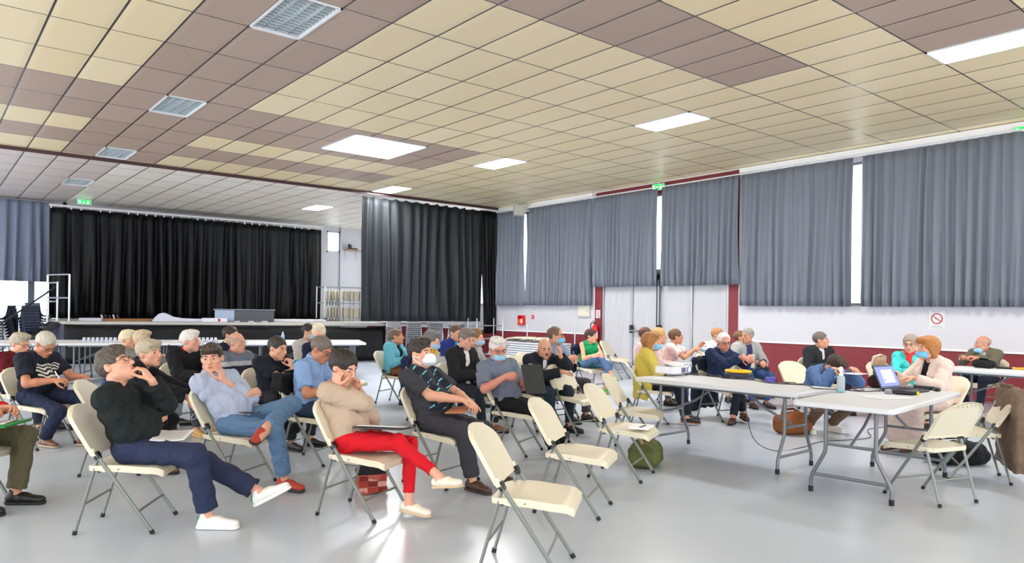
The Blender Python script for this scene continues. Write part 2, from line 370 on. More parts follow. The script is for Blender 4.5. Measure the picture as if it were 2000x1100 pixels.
# ---- curtains
def curtain(name, label, p0, p1, zt, zb, m, wl=0.17, amp=0.045, seed=0, group=None, zt1=None, zb1=None, scallop=0.0, pinch=0.0):
    """pleated cloth from p0 to p1 (plan), heading at zt..zt1, hem at zb..zb1"""
    rnd = random.Random(seed); p0, p1 = Vector(p0), Vector(p1); L_ = (p1 - p0).length; dx = (p1 - p0) / L_; nx = Vector((-dx.y, dx.x))
    n = int(L_ / wl * 10); nv = 15; zt1 = zt if zt1 is None else zt1; zb1 = zb if zb1 is None else zb1
    ph = 0; phs = [0]; f = [rnd.uniform(0.6, 1.5) for _ in range(int(L_ / wl) + 3)]; am = [rnd.uniform(0.5, 1.3) for _ in f]
    P = []
    for i in range(n + 1):
        s = i / n; k = s * L_ / wl; kk = int(k); fr = k - kk
        ph += 2 * math.pi / 10 * f[kk]; a = am[kk] * (1 - fr) + am[kk + 1] * fr; row = []
        for j in range(nv + 1):
            v = j / nv; z = (zt + (zt1 - zt) * s) * (1 - v) + (zb + (zb1 - zb) * s) * v
            if scallop: z -= scallop * (abs(math.sin(math.pi * s * L_ / 0.33)) ** 0.7) * (1 - v) ** 4
            A = amp * a * (0.45 + 0.75 * v) ; off = A * math.sin(ph + 0.5 * math.sin(3 * v + kk)) + 0.4 * A * math.sin(2.3 * ph + 4 * v) * v + 0.02 * math.sin(v * 5 + s * 9)
            ss = s + pinch * v * (1 - s) * (0.5)
            q = p0 + dx * (ss * L_) + nx * off; row.append((q.x, q.y, z))
        P.append(row)
    c = MB(); c.grid(P); o = c.build(name, m, angle=180, solid=0.005)
    return tag(o, label, 'curtain', group) if label else o
GC = cloth_((118, 124, 136), 'grey curtain cloth', rough=0.8, bump=0.12, bscale=300, var=0.04)
GC2 = cloth_((122, 132, 152), 'blue grey curtain cloth', rough=0.75, bump=0.12, bscale=300, var=0.04)
HC = mat('dark slate hall cloth', (32, 36, 40), 0.6, bump=0.12, bscale=260, spec=0.3, var=0.12)
BC = mat('black stage cloth', (9, 10, 13), 0.5, bump=0.15, bscale=260, spec=0.25, var=0.15)
CX = 13.58
GG = 'grey curtains on the window wall'
for k, (y0, y1, zb, lab, zb1) in enumerate([
    (17.38, 16.10, 1.60, 'narrow grey curtain in the corner beside the black hanging curtain', 1.60),
    (16.0, 13.40, 1.61, 'grey curtain behind the white loudspeaker, left of the red framed door', 1.61),
    (13.30, 11.16, 2.09, 'shorter grey curtain over the left half of the white double door', 2.08),
    (11.06, 8.99, 2.07, 'shorter grey curtain over the right half of the white double door', 2.07),
    (8.92, 6.50, 1.61, 'long grey curtain right of the red framed door', 1.60),
    (6.34, 1.6, 1.60, 'widest grey curtain above the no smoking sign', 1.60)]):
    curtain('window_curtain', lab, (CX, y0), (CX, y1), 4.40, zb, GC, wl=0.17, amp=0.055, seed=k + 3, group=GG, zb1=zb1)
rd = MB(); rd.tube([(CX + 0.02, 17.4, 4.43), (CX + 0.02, 1.0, 4.43)], 0.016); tag(rd.build('curtain_rail', LFR), 'thin pale rail carrying the grey window curtains', 'curtain rail')
curtain('door_curtain', 'blue grey curtain above the glazed back door, left of the stage', (-3.4, YB - 0.35), (3.02, YB - 0.35), 4.5, 2.14, GC2, wl=0.30, amp=0.07, seed=40)
curtain('stage_curtain', 'wide black curtain closing off the back of the stage', (2.93, 24.6), (11.25, 24.6), 4.28, 1.07, BC, wl=0.36, amp=0.12, seed=51)
curtain('hall_curtain', 'large black curtain hanging from the dark ceiling rail with its hem high off the floor', (9.12, 17.42), (13.10, 17.42), 4.47, 1.12, HC, wl=0.34, amp=0.085, seed=62, scallop=0.045)
curtain('hall_curtain', 'narrow black curtain bunched against the window wall', (13.05, 17.46), (13.66, 17.46), 4.46, 0.75, BC, wl=0.13, amp=0.05, seed=63, pinch=0.55)
tk = MB(); tk.tube([(2.9, 24.6, 4.34), (11.3, 24.6, 4.38)], 0.035)
for i in range(34): tk.box((2.95 + 8.3 * i / 33, 24.6, 4.30), (0.035, 0.03, 0.10))
tag(tk.build('curtain_track', LFR), 'white track with hooks carrying the black stage curtain', 'curtain track')
# ---- stage
stage_pts = [(2.8, 20.8), (10.1, 18.0), (10.7, 19.6), (12.9, 19.9), (12.9, 25.6), (2.8, 25.6)]
st = tag(empty('stage', (2.8, 20.8, 0)), 'low stage with pale deck edge and black cloth skirt at the back of the hall', 'stage')
q = MB(); q.prism([(x - 2.8, y - 20.8) for x, y in stage_pts], 0.98, 1.05); q.build('deck', mat('pale stage deck', (176, 172, 166), 0.5, var=0.08, bscale=6, bump=0.05), st, smooth=False)
def skirt(a, b, seed):
    P = []; a, b = Vector(a), Vector(b); L_ = (b - a).length; n = int(L_ * 14); nx = Vector((-(b - a).y, (b - a).x)) / L_; rnd = random.Random(seed); ph = 0
    for i in range(n + 1):
        s = i / n; ph += rnd.uniform(0.2, 1.0); sag = 0.05 * abs(math.sin(s * L_ * 1.1))
        P.append([tuple((a + (b - a) * s - nx * (0.03 + 0.025 * math.sin(ph) * (0.3 + k / 6))).to_tuple()) + ((0.98 - sag) * (1 - k / 6) + 0.01 * (k / 6),) for k in range(7)])
    c = MB(); c.grid(P); return c
skirt((0, 0), (7.3, -2.8), 4).build('skirt', BC, st, angle=180, solid=0.004)
skirt((0, 4.6), (0, 0), 5).build('skirt', cloth((70, 74, 92), 'slate stage cloth'), st, angle=180, solid=0.004)  # left side skirt, paler and bluer than the front
skirt((7.3, -2.8), (7.9, -1.2), 6).build('skirt', BC, st, angle=180, solid=0.004)
# ================================================================== smooth solids: distance fields meshed by surface nets
def V3(*a): return np.array(a, float)
def nrm(v): return v / max(1e-9, np.linalg.norm(v))
class P_:
    __slots__ = ('fn', 'lo', 'hi', 'op', 'k')
    def __init__(s, fn, lo, hi, k=0.02, op='u'): s.fn, s.lo, s.hi, s.k, s.op = fn, np.array(lo, float), np.array(hi, float), k, op
def rc(a, b, ra, rb, k=0.02, op='u', capa=False, capb=False, sq=None):
    """tapered rod; sq=(axis, factor) squashes it along an axis; capa/capb cut the end flat"""
    a, b = np.array(a, float), np.array(b, float); d = b - a; dd = max(1e-12, float(d @ d)); L = math.sqrt(dd); dn = d / L
    if sq is not None: ax, sf = nrm(np.array(sq[0], float)), sq[1]
    def fn(p):
        q = p - a; h = q @ dn
        if sq is not None:
            c = q @ ax; q = q + np.outer(c * (1.0 / sf - 1.0), ax)
        t = np.clip((q @ d) / dd, 0, 1)
        r = np.sqrt(((q - np.outer(t, d)) ** 2).sum(1)) - (ra + (rb - ra) * t)
        if sq is not None and sf < 1: r = r * (sf + 1) / 2
        if capa: r = np.maximum(r, -h)
        if capb: r = np.maximum(r, h - L)
        return r
    m = max(ra, rb)
    return P_(fn, np.minimum(a, b) - m, np.maximum(a, b) + m, k, op)
def el(c, r, R=None, k=0.02, op='u'):
    c, r = np.array(c, float), np.array(r, float)
    def fn(p):
        q = p - c
        if R is not None: q = q @ R
        k0 = np.sqrt(((q / r) ** 2).sum(1)); k1 = np.sqrt(((q / (r * r)) ** 2).sum(1)) + 1e-9
        return k0 * (k0 - 1) / k1
    m = r.max() if R is not None else r
    return P_(fn, c - m, c + m, k, op)
def bx(c, h, R=None, rad=0.0, k=0.02, op='u'):
    c, h = np.array(c, float), np.array(h, float)
    def fn(p):
        q = p - c
        if R is not None: q = q @ R
        q = np.abs(q) - (h - rad)
        return np.sqrt((np.maximum(q, 0) ** 2).sum(1)) + np.minimum(q.max(1), 0) - rad
    m = np.linalg.norm(h)
    return P_(fn, c - m, c + m, k, op)
def half(c, n, k=0.004, op='i'):
    """keep the side n points away from"""
    c, n = np.array(c, float), nrm(np.array(n, float))
    return P_(lambda p: (p - c) @ n, c, c, k, op)
def comb(d, e, k, op):
    if op == 'u':
        h = np.clip(0.5 + 0.5 * (e - d) / k, 0, 1); return e * (1 - h) + d * h - k * h * (1 - h)
    if op == 's': e = -e
    h = np.clip(0.5 - 0.5 * (e - d) / k, 0, 1); return e * (1 - h) + d * h + k * h * (1 - h)
def field(prims, p):
    d = np.full(len(p), 9.0)
    for q in prims: d = comb(d, q.fn(p), q.k, q.op)
    return d
def surf(prims, h, wr=None):
    """mesh the zero set with cells of size h; wr(points) is added to the distance (folds)"""
    un = [q for q in prims if q.op == 'u']
    lo = np.min([q.lo for q in un], 0) - 0.02 - h; hi = np.max([q.hi for q in un], 0) + 0.02 + h
    B = 8; nb = np.ceil((hi - lo) / (h * B)).astype(int); n = nb * B
    gi = np.stack(np.meshgrid(*[np.arange(k) for k in nb], indexing='ij'), -1).reshape(-1, 3)
    hd = h * B * 0.5 * math.sqrt(3); cen = lo + (gi + 0.5) * B * h - 0.5 * h
    pd = [q.fn(cen) for q in prims]; d = np.full(len(cen), 9.0)
    for q, e in zip(prims, pd): d = comb(d, e, q.k, q.op)
    near = np.abs(d) < hd * 1.45 + 0.02
    D = np.where(d < 0, -1.0, 1.0).astype(np.float32)
    D = np.repeat(np.repeat(np.repeat(D.reshape(nb), B, 0), B, 1), B, 2)
    ids = np.nonzero(near)[0]; loc = np.stack(np.meshgrid(*[np.arange(B)] * 3, indexing='ij'), -1).reshape(-1, 3)
    pts = (lo + (gi[ids][:, None, :] * B + loc[None]) * h)
    val = np.full(pts.shape[:2], 9.0); dn = np.abs(d[ids])
    for q, e in zip(prims, pd):
        en = e[ids]
        if q.op == 'u': rel = en < dn + 2.9 * hd + q.k
        elif q.op == 's': rel = -en > -dn - 2.9 * hd - q.k
        else: rel = np.ones(len(ids), bool)
        if not rel.any(): continue
        w = np.nonzero(rel)[0]; pp = pts[w].reshape(-1, 3)
        val[w] = comb(val[w].reshape(-1), q.fn(pp), q.k, q.op).reshape(len(w), -1)
    if wr is not None and len(ids): val = val + wr(pts.reshape(-1, 3)).reshape(val.shape)
    for i, b in enumerate(gi[ids]):
        D[b[0] * B:b[0] * B + B, b[1] * B:b[1] * B + B, b[2] * B:b[2] * B + B] = val[i].reshape(B, B, B)
    return nets(D, lo, h)
_CO = np.array([(i, j, k) for i in (0, 1) for j in (0, 1) for k in (0, 1)])
_ED = [(a, b) for a in range(8) for b in range(a + 1, 8) if np.abs(_CO[a] - _CO[b]).sum() == 1]
def nets(D, lo, h):
    S = D < 0; n0, n1, n2 = D.shape
    cnt = np.zeros((n0 - 1, n1 - 1, n2 - 1), np.int8)
    for i, j, k in _CO: cnt += S[i:n0 - 1 + i, j:n1 - 1 + j, k:n2 - 1 + k]
    act = (cnt > 0) & (cnt < 8); ijk = np.argwhere(act); idx = np.full(act.shape, -1, np.int64); idx[act] = np.arange(len(ijk))
    cv = np.stack([D[ijk[:, 0] + i, ijk[:, 1] + j, ijk[:, 2] + k] for i, j, k in _CO], 1)
    acc = np.zeros((len(ijk), 3)); num = np.zeros(len(ijk))
    for a, b in _ED:
        x = (cv[:, a] < 0) != (cv[:, b] < 0); t = np.where(x, cv[:, a] / np.where(x, cv[:, a] - cv[:, b], 1), 0)
        acc += np.where(x[:, None], _CO[a] + t[:, None] * (_CO[b] - _CO[a]), 0); num += x
    v = lo + h * (ijk + acc / num[:, None]); F = []
    for ax in range(3):
        A = np.moveaxis(S, ax, 0); I = np.moveaxis(idx, ax, 0)
        x = A[:-1] != A[1:]; x[:, 0, :] = False; x[:, :, 0] = False; x[:, -1, :] = False; x[:, :, -1] = False
        e = np.argwhere(x); i, j, k = e.T; f = np.stack([I[i, j - 1, k - 1], I[i, j, k - 1], I[i, j, k], I[i, j - 1, k]], 1)
        flip = ~A[i, j, k]
        if ax == 1: flip = ~flip
        f[flip] = f[flip][:, ::-1]; F.append(f)
    f = np.concatenate(F); return v, f[(f >= 0).all(1)]
def np_mesh(name, v, f, mats, parent=None, midx=None):
    me = bpy.data.meshes.new(name); me.vertices.add(len(v)); me.vertices.foreach_set('co', v.astype(np.float32).ravel())
    me.loops.add(f.size); me.polygons.add(len(f)); me.loops.foreach_set('vertex_index', f.astype(np.int32).ravel())
    me.polygons.foreach_set('loop_start', np.arange(0, f.size, 4, dtype=np.int32))
    me.polygons.foreach_set('use_smooth', np.ones(len(f), bool))
    for m in (mats if isinstance(mats, (list, tuple)) else [mats]): me.materials.append(m)
    if midx is not None: me.polygons.foreach_set('material_index', midx.astype(np.int32))
    me.update(calc_edges=True); me.validate()
    return link(bpy.data.objects.new(name, me), parent)
def solid(name, prims, h, mats, parent=None, wr=None, pick=None):
    v, f = surf(prims, h, wr)
    if len(f) == 0: return None
    mi = pick(v[f].mean(1)) if pick else None
    return np_mesh(name, v, f, mats, parent, mi)
def folds(amp, seed=0, sc=1.0):
    """cloth creases: a few warped sine sheets"""
    r = np.random.RandomState(seed); w = r.normal(size=(5, 3)); w /= np.linalg.norm(w, axis=1)[:, None]; fr = r.uniform(38, 105, 5) * sc; ph = r.uniform(0, 6, 5)
    def fn(p):
        q = p + 0.03 * np.sin(p[:, [1, 2, 0]] * 14 + ph[0]) ; s = np.zeros(len(p))
        for i in range(5):
            g = np.sin(q @ w[i] * fr[i] + ph[i] + 1.5 * np.sin(q @ w[(i + 1) % 5] * 9)); s += np.where(g > 0, -0.45 * g, np.abs(g) ** 1.6)
        return amp * s / 2.2
    return fn
# ================================================================== people
def Rm(yaw=0, pitch=0, roll=0):
    """head frame: +y looks ahead; yaw + turns to the left, pitch + looks up, roll + tips to the right shoulder"""
    cy, sy = math.cos(math.radians(yaw)), math.sin(math.radians(yaw)); cp, sp = math.cos(math.radians(pitch)), math.sin(math.radians(pitch)); cr, sr = math.cos(math.radians(roll)), math.sin(math.radians(roll))
    return np.array([[cy, -sy, 0], [sy, cy, 0], [0, 0, 1]]) @ np.array([[1, 0, 0], [0, cp, -sp], [0, sp, cp]]) @ np.array([[cr, 0, sr], [0, 1, 0], [-sr, 0, cr]])
def ik(a, c, l1, l2, pole):
    """joint between a and c"""
    a, c = np.array(a, float), np.array(c, float); d = c - a; L = np.linalg.norm(d)
    if L > (l1 + l2) * 0.995: c = a + d / L * (l1 + l2) * 0.995; d = c - a; L = np.linalg.norm(d)
    n = d / L; x = (l1 * l1 - l2 * l2 + L * L) / (2 * L); y = math.sqrt(max(0, l1 * l1 - x * x))
    p = np.array(pole, float); p = p - n * (p @ n); p = nrm(p)
    return a + n * x + p * y, c
def hand_prims(w, f, n, side, curl, k0=0.012, sc=1.0):
    """w wrist, f finger direction, n palm normal (out of the palm), side +1 right hand. curl: 0 flat .. 1 fist"""
    f = nrm(f); n = nrm(n - f * (n @ f)); s = np.cross(n, f) * side   # towards the thumb
    R = np.stack([s, f, n], 1); A = lambda x, y, z: w + (s * x + f * y + n * z) * sc
    out = [el(A(0, 0.05, 0), np.array([0.041, 0.056, 0.0165]) * sc, R, k0), rc(w, A(0.004, 0.05, 0), 0.026 * sc, 0.022 * sc, 0.012, sq=(n, 0.75)), el(A(0.026, 0.035, 0.006), np.array([0.017, 0.032, 0.015]) * sc, R, 0.01)]
    for x, y0, L, r in ((0.030, 0.090, 0.074, 0.0088), (0.010, 0.097, 0.082, 0.009), (-0.010, 0.094, 0.076, 0.0087), (-0.029, 0.083, 0.060, 0.0078)):
        p = A(x, y0 - 0.006, 0); ang = math.radians(8 + 52 * curl); dr = nrm(f * math.cos(ang) + n * math.sin(ang) + s * x * 1.8 * (1 - curl))
        for i, fr in enumerate((0.46, 0.30, 0.24)):
            q = p + dr * L * fr * sc; out.append(rc(p, q, (r - 0.0006 * i) * sc, (r - 0.0006 * (i + 1)) * sc, 0.004)); p = q
            ang += math.radians(12 + 62 * curl); dr = nrm(f * math.cos(ang) + n * math.sin(ang) + s * x * 1.2 * (1 - curl))
    p = A(0.030, 0.022, 0.006); dr = nrm(s * (0.75 - 0.35 * curl) + f * 0.75 + n * (0.25 + 0.5 * curl))
    for i, (L, r) in enumerate(((0.042, 0.0115), (0.034, 0.010), (0.026, 0.0092))):
        q = p + dr * L * sc; out.append(rc(p, q, r * sc, (r - 0.001) * sc, 0.006)); p = q; dr = nrm(dr + f * 0.25 - s * 0.22 * (0.4 + curl) + n * 0.15 * curl)
    return out
def head_prims(H, fem):
    """H(x,y,z) maps head coordinates to the body; returns prims and rotation"""
    c, R, s = H
    A = lambda x, y, z: c + R @ (np.array([x, y, z]) * s)
    E_ = lambda p, r, k, op='u': el(A(*p), np.array(r) * s, R, k, op)
    jw = 0.052 if fem else 0.058
    o = [E_((0, -0.016, 0.034), (0.077, 0.098, 0.086), 0.01), E_((0, 0.026, -0.04), (jw + 0.004, 0.064, 0.074), 0.035),
         rc(A(0, 0.066, -0.098), A(0, 0.062, -0.09), 0.024 * s, 0.024 * s, 0.03), rc(A(-0.05, 0.012, -0.068), A(0.05, 0.012, -0.068), 0.02 * s, 0.02 * s, 0.03)]
    for x in (-1, 1):
        o += [E_((x * 0.044, 0.058, -0.022), (0.022, 0.02, 0.018), 0.02), rc(A(x * 0.014, 0.084, 0.022), A(x * 0.048, 0.066, 0.024), 0.0105 * s, 0.009 * s, 0.014)]
    for x in (-1, 1): o.append(E_((x * 0.032, 0.094, 0.004), (0.019, 0.017, 0.0115), 0.009, 's'))
    for x in (-1, 1):
        o.append(E_((x * 0.032, 0.070, 0.003), (0.0165, 0.0150, 0.0135), 0.004))
        o.append(rc(A(x * 0.019, 0.0845, 0.0068), A(x * 0.046, 0.0745, 0.0066), 0.0056 * s, 0.0052 * s, 0.004)); o.append(rc(A(x * 0.020, 0.083, -0.0046), A(x * 0.045, 0.074, -0.0046), 0.0046 * s, 0.0042 * s, 0.004))
    o += [rc(A(0, 0.090, 0.016), A(0, 0.113, -0.030), 0.0085 * s, 0.0125 * s, 0.010)]
    for x in (-1, 1): o.append(E_((x * 0.0115, 0.098, -0.034), (0.009, 0.012, 0.0085), 0.006))
    o += [E_((0, 0.079, -0.066), (0.026, 0.020, 0.020), 0.012), E_((0, 0.094, -0.0595), (0.022, 0.010, 0.0055), 0.005), E_((0, 0.092, -0.0715), (0.019, 0.010, 0.0068), 0.005), E_((0, 0.103, -0.0652), (0.025, 0.012, 0.0016), 0.003, 's')]
    for x in (-1, 1):
        Re = R @ np.array([[math.cos(x * .35), -math.sin(x * .35), 0], [math.sin(x * .35), math.cos(x * .35), 0], [0, 0, 1]])
        o += [el(A(x * 0.079, -0.010, -0.004), np.array([0.009, 0.019, 0.031]) * s, Re, 0.008), el(A(x * 0.090, -0.006, 0.0), np.array([0.006, 0.010, 0.017]) * s, Re, 0.004, 's')]
    return o, A
def hair_prims(A, R, s, style, vol=0.0):
    E_ = lambda p, r, k, op='u': el(A(*p), np.array(r) * s, R, k, op)
    t = 0.0075 + vol
    o = [E_((0, -0.019, 0.036), (0.077 + t, 0.097 + t, 0.086 + t), 0.01)]
    if style in ('bob', 'long'):
        L = -0.085 if style == 'bob' else -0.11
        o += [rc(A(-0.07, -0.035, 0.03), A(-0.072, -0.03, L), 0.032 * s, 0.026 * s, 0.03), rc(A(0.07, -0.035, 0.03), A(0.072, -0.03, L), 0.032 * s, 0.026 * s, 0.03), rc(A(0, -0.075, 0.02), A(0, -0.075, L), 0.055 * s, 0.04 * s, 0.04), E_((-0.03, 0.07, 0.085), (0.05, 0.035, 0.03), 0.03), E_((0.04, 0.065, 0.085), (0.045, 0.035, 0.03), 0.03)]
        o += [rc(A(-0.078, 0.02, 0.03), A(-0.08, 0.0, L * 0.7), 0.02 * s, 0.018 * s, 0.02), rc(A(0.078, 0.02, 0.03), A(0.08, 0.0, L * 0.7), 0.02 * s, 0.018 * s, 0.02)]
        o += [E_((0, 0.135, -0.035), (0.068, 0.09, 0.105), 0.015, 's')]
        return o
    if style == 'fringe':      # straight hair brushed over the forehead
        o += [E_((-0.015, 0.066, 0.078), (0.062, 0.034, 0.030), 0.03), E_((0.03, 0.07, 0.075), (0.045, 0.028, 0.028), 0.02)]
        face = ((0, 0.150, -0.048), (0.076, 0.105, 0.105))
    elif style == 'swept':     # longer on top, off the forehead
        o += [E_((-0.01, 0.045, 0.098), (0.065, 0.055, 0.032), 0.03), E_((0.02, 0.0, 0.108), (0.06, 0.07, 0.028), 0.03)]
        face = ((0, 0.152, -0.02), (0.078, 0.106, 0.095))
    elif style == 'recede':
        face = ((0, 0.140, 0.012), (0.078, 0.118, 0.100))
    else: face = ((0, 0.145, -0.015), (0.078, 0.106, 0.088))
    o += [E_(face[0], face[1], 0.008, 's')]
    if style == 'bald': o += [E_((0, -0.0, 0.125), (0.092, 0.15, 0.098), 0.008, 's')]
    # clear the ears, the jaw and the nape
    for x in (-1, 1): o += [E_((x * 0.092, 0.012, -0.022), (0.034, 0.036, 0.042), 0.006, 's'), E_((x * 0.085, 0.05, -0.05), (0.05, 0.062, 0.055), 0.006, 's')]
    o += [half(A(0, -0.05, -0.078), R @ np.array([0, 0.55, -1.0]), 0.01)]
    return o
def tube_np(pts, r, n=6):
    m = MB(); m.tube([tuple(p) for p in pts], r, n); return m
CHAIR_GAP = 0.055
def person(label, loc, ang, sp):
    """one seated (or crouching) figure; loc is the floor point under the hips, ang the world heading; sp the description"""
    s = sp.get('s', 1.0); fem = sp.get('fem', False); h = sp.get('h', 0.008); far = sp.get('far', False)
    root = tag(empty('person', (loc[0], loc[1], 0), ang - math.pi / 2), label, 'person', sp.get('group'))
    seat = sp.get('seat', 0.428); recl, hunch, lean, twist = math.radians(sp.get('recl', 8)), math.radians(sp.get('hunch', 14)), math.radians(sp.get('lean', 0)), math.radians(sp.get('twist', 0))
    belly = sp.get('belly', 0.0)
    # ---- skeleton
    Hc = V3(0, sp.get('slide', 0.0), seat + 0.088 * s)
    def up(a): return nrm(V3(math.sin(lean), -math.sin(a), math.cos(a) * math.cos(lean)))
    t1, t2, t3 = up(recl), up(recl - hunch * 0.5), up(recl - hunch)
    ts = s * sp.get('ts', 1.0); Wp = Hc + t1 * 0.138 * ts; Cp = Wp + t2 * 0.145 * ts; Np = Cp + t3 * 0.148 * ts
    sd = V3(math.cos(twist), math.sin(twist), 0); sd = nrm(sd - t3 * (sd @ t3)); fw = np.cross(t3, sd)
    sd0 = V3(1, 0, 0)
    sw = (0.150 if fem else 0.172) * s
    SH = {1: Cp + t3 * 0.085 * s + sd * sw, -1: Cp + t3 * 0.085 * s - sd * sw}
    for q in (1, -1): SH[q] = SH[q] + V3(*sp.get('shR' if q > 0 else 'shL', (0, 0, 0)))
    hy, hp, hr = sp.get('head', (0, 0, 0)); HR = Rm(hy, hp, hr); hs = s * sp.get('hs', 1.0)
    nd = nrm(t3 + fw * 0.35 + V3(*sp.get('neck', (0, 0, 0)))); Hd = Np + nd * 0.098 * s + HR @ V3(0, 0.012, 0.02) * hs
    hp_, A = head_prims((Hd, HR, hs), fem)
    RT = np.stack([sd, fw, t3], 1); RP = np.stack([sd0, np.cross(t1, sd0), t1], 1)
    # ---- limbs
    ual, fal = 0.275 * s, 0.245 * s; thl, shl = 0.435 * s, 0.405 * s
    arms, legs = {}, {}
    for q, key in ((1, 'R'), (-1, 'L')):
        a = dict(sp.get(key, {})); wpos = np.array(a.get('w', (q * 0.11, 0.27, 0.64)), float)
        if a.get('sp') == 'h': wpos = Hd + HR @ (wpos * hs)
        el_, wr_ = ik(SH[q], wpos, ual, fal, a.get('pole', (q * 0.7, -0.35, -0.8)))
        f = np.array(a.get('f', (-q * 0.5, 0.85, -0.2)), float); n_ = np.array(a.get('n', (0, 0, -1)), float)
        if a.get('sp') == 'h' and a.get('hd', True): f, n_ = HR @ f, HR @ n_
        arms[q] = (SH[q], el_, wr_, f, n_, a.get('curl', 0.35))
    for q, key in ((1, 'rl'), (-1, 'll')):
        g = dict(sp.get(key, {})); hip = Hc + V3(q * 0.092 * s, 0.0, -0.01); ank = np.array(g.get('a', (q * 0.13, 0.42 + Hc[1], 0.085)), float)
        kn, ank = ik(hip, ank, thl, shl, g.get('pole', (q * 0.25, 0.6, 1.0)))
        legs[q] = (hip, kn, ank, nrm(np.array(g.get('toe', (q * 0.18, 1, 0)), float)), np.array(g.get('up', (0, 0, 1)), float))
    # ---- torso volumes, grown by o
    cw = (0.145 if fem else 0.168) * s
    def torso(o, k=0.04, low=True):
        T = [el(Hc + V3(0, 0, 0.0), V3(0.165 * s + o, 0.125 * s + o, 0.105 * s + o), RP, k)] if low else []
        T += [el(Wp - t1 * 0.02 + RP[:, 1] * (0.012 + belly * 0.45), V3(0.145 * s + o + belly * 0.3, 0.112 * s + o + belly * 0.6, 0.135 * s + o), RP, 0.06),
              el(Cp, V3(cw + o, 0.115 * s + o, 0.150 * s + o), RT, 0.06), rc(SH[-1] - t3 * 0.01, SH[1] - t3 * 0.01, 0.056 * s + o, 0.056 * s + o, 0.05, sq=(fw, 0.95)),
              rc(Np - t3 * 0.02, SH[1] + t3 * 0.005, 0.052 * s + o, 0.040 * s + o, 0.035), rc(Np - t3 * 0.02, SH[-1] + t3 * 0.005, 0.052 * s + o, 0.040 * s + o, 0.035)]
        if fem:
            for q in (-1, 1): T.append(el(Cp + sd * q * 0.07 * s + fw * 0.085 * s - t3 * 0.005, V3(0.062 * s + o, 0.055 * s + o, 0.062 * s + o), RT, 0.03))
        return T
    def sleeves(o, frac, k=0.03):
        T = []
        for q in (-1, 1):
            a, e, w_, _, _, _ = arms[q]; m = 0.92 if fem else 1.0; ro = (0.047 * m * s + o, 0.043 * m * s + o, 0.033 * m * s + o)
            if frac <= 1:
                b = a + (e - a) * frac; T.append(rc(a, b, ro[0], ro[0] + (ro[1] - ro[0]) * frac + 0.006, k, capb=True))
            else:
                g = frac - 1; b = e + (w_ - e) * g; T += [rc(a, e, ro[0], ro[1], k), rc(e, b, ro[1], ro[1] + (ro[2] - ro[1]) * g + 0.003, 0.02, capb=True)]
        return T
    # ---- the body, one continuous skin
    B = torso(-0.020)
    for q in (-1, 1):
        hip, kn, an, toe, upv = legs[q]; m = 0.92 if fem else 1.0
        B += [rc(hip, kn, 0.064 * m * s, 0.043 * m * s, 0.03), rc(kn, an, 0.042 * m * s, 0.032 * m * s, 0.02), rc(an - V3(0, 0, 0.03), an + toe * 0.12 - V3(0, 0, 0.045), 0.034, 0.026, 0.02)]
    B += [rc(Np - t3 * 0.05, Hd + HR @ V3(0, -0.022, -0.055) * hs, (0.054 if fem else 0.062) * s, (0.050 if fem else 0.058) * s, 0.035)]
    B += hp_
    for q in (-1, 1):
        a, e, w_, f, n_, cu = arms[q]; m = 0.86 if fem else 1.0
        sl = sp.get('top', {}).get('sl', 1.95); jl = sp['jacket'].get('sl', 1.92) if sp.get('jacket') else sl; sl = max(sl, jl); c1 = 0.014 if sl >= 1 else (0.006 if sl > 0 else 0); c2 = 0.012 if sl > 1.3 else 0; c3 = 0.007 if sl > 1.8 else 0
        B += [rc(a, e, 0.050 * m * s - c1, 0.041 * m * s - (c1 if sl > 1 else 0), 0.03), rc(e, e + (w_ - e) * 0.35, 0.042 * m * s - c2, 0.042 * m * s - c2, 0.02), rc(e + (w_ - e) * 0.35, w_, 0.041 * m * s - c2, 0.027 * m * s - c3 * 0.3, 0.015)]
        B += hand_prims(w_, f, n_, q, cu, sc=(0.93 if fem else 1.0) * s)
    # head and hands must not swallow each other: heads come before hands, all small blends
    sk = sp.get('skin', (214, 160, 132)); SKm = skinm(sk); LIP = skinm(sp.get('lip', (int(sk[0] * .90), int(sk[1] * .74), int(sk[2] * .74))))
    def pick(c):
        q = (c - Hd) @ HR / hs
        l = (((q - V3(0, 0.096, -0.0655)) / V3(0.022, 0.02, 0.0105)) ** 2).sum(1) < 1
        return np.where(l, 1, 0)
    solid('body', B, h, [SKm, LIP], root, pick=pick)
    # ---- hair, brows, eyes
    hair = sp.get('hair', ('short', (70, 55, 45)))
    if hair[0] != 'none':
        def strands(p):
            q = (p - Hd) @ HR / hs
            return 0.0022 * hs * np.sin(np.arctan2(q[:, 0], q[:, 1] + 0.03) * 26 + 6 * np.sin(q[:, 2] * 21 + q[:, 0] * 30)) + 0.0016 * np.sin(q[:, 0] * 150 + 4 * np.sin(q[:, 1] * 33 + q[:, 2] * 26)) * (q[:, 2] > 0.05) + 0.0010 * np.sin(q[:, 2] * 120 + q[:, 0] * 80 + 4 * np.sin(q[:, 1] * 40))
        solid('hair', hair_prims(A, HR, hs, hair[0], hair[2] if len(hair) > 2 else 0.0), min(h, 0.007), hairm(hair[1]), root, wr=strands)
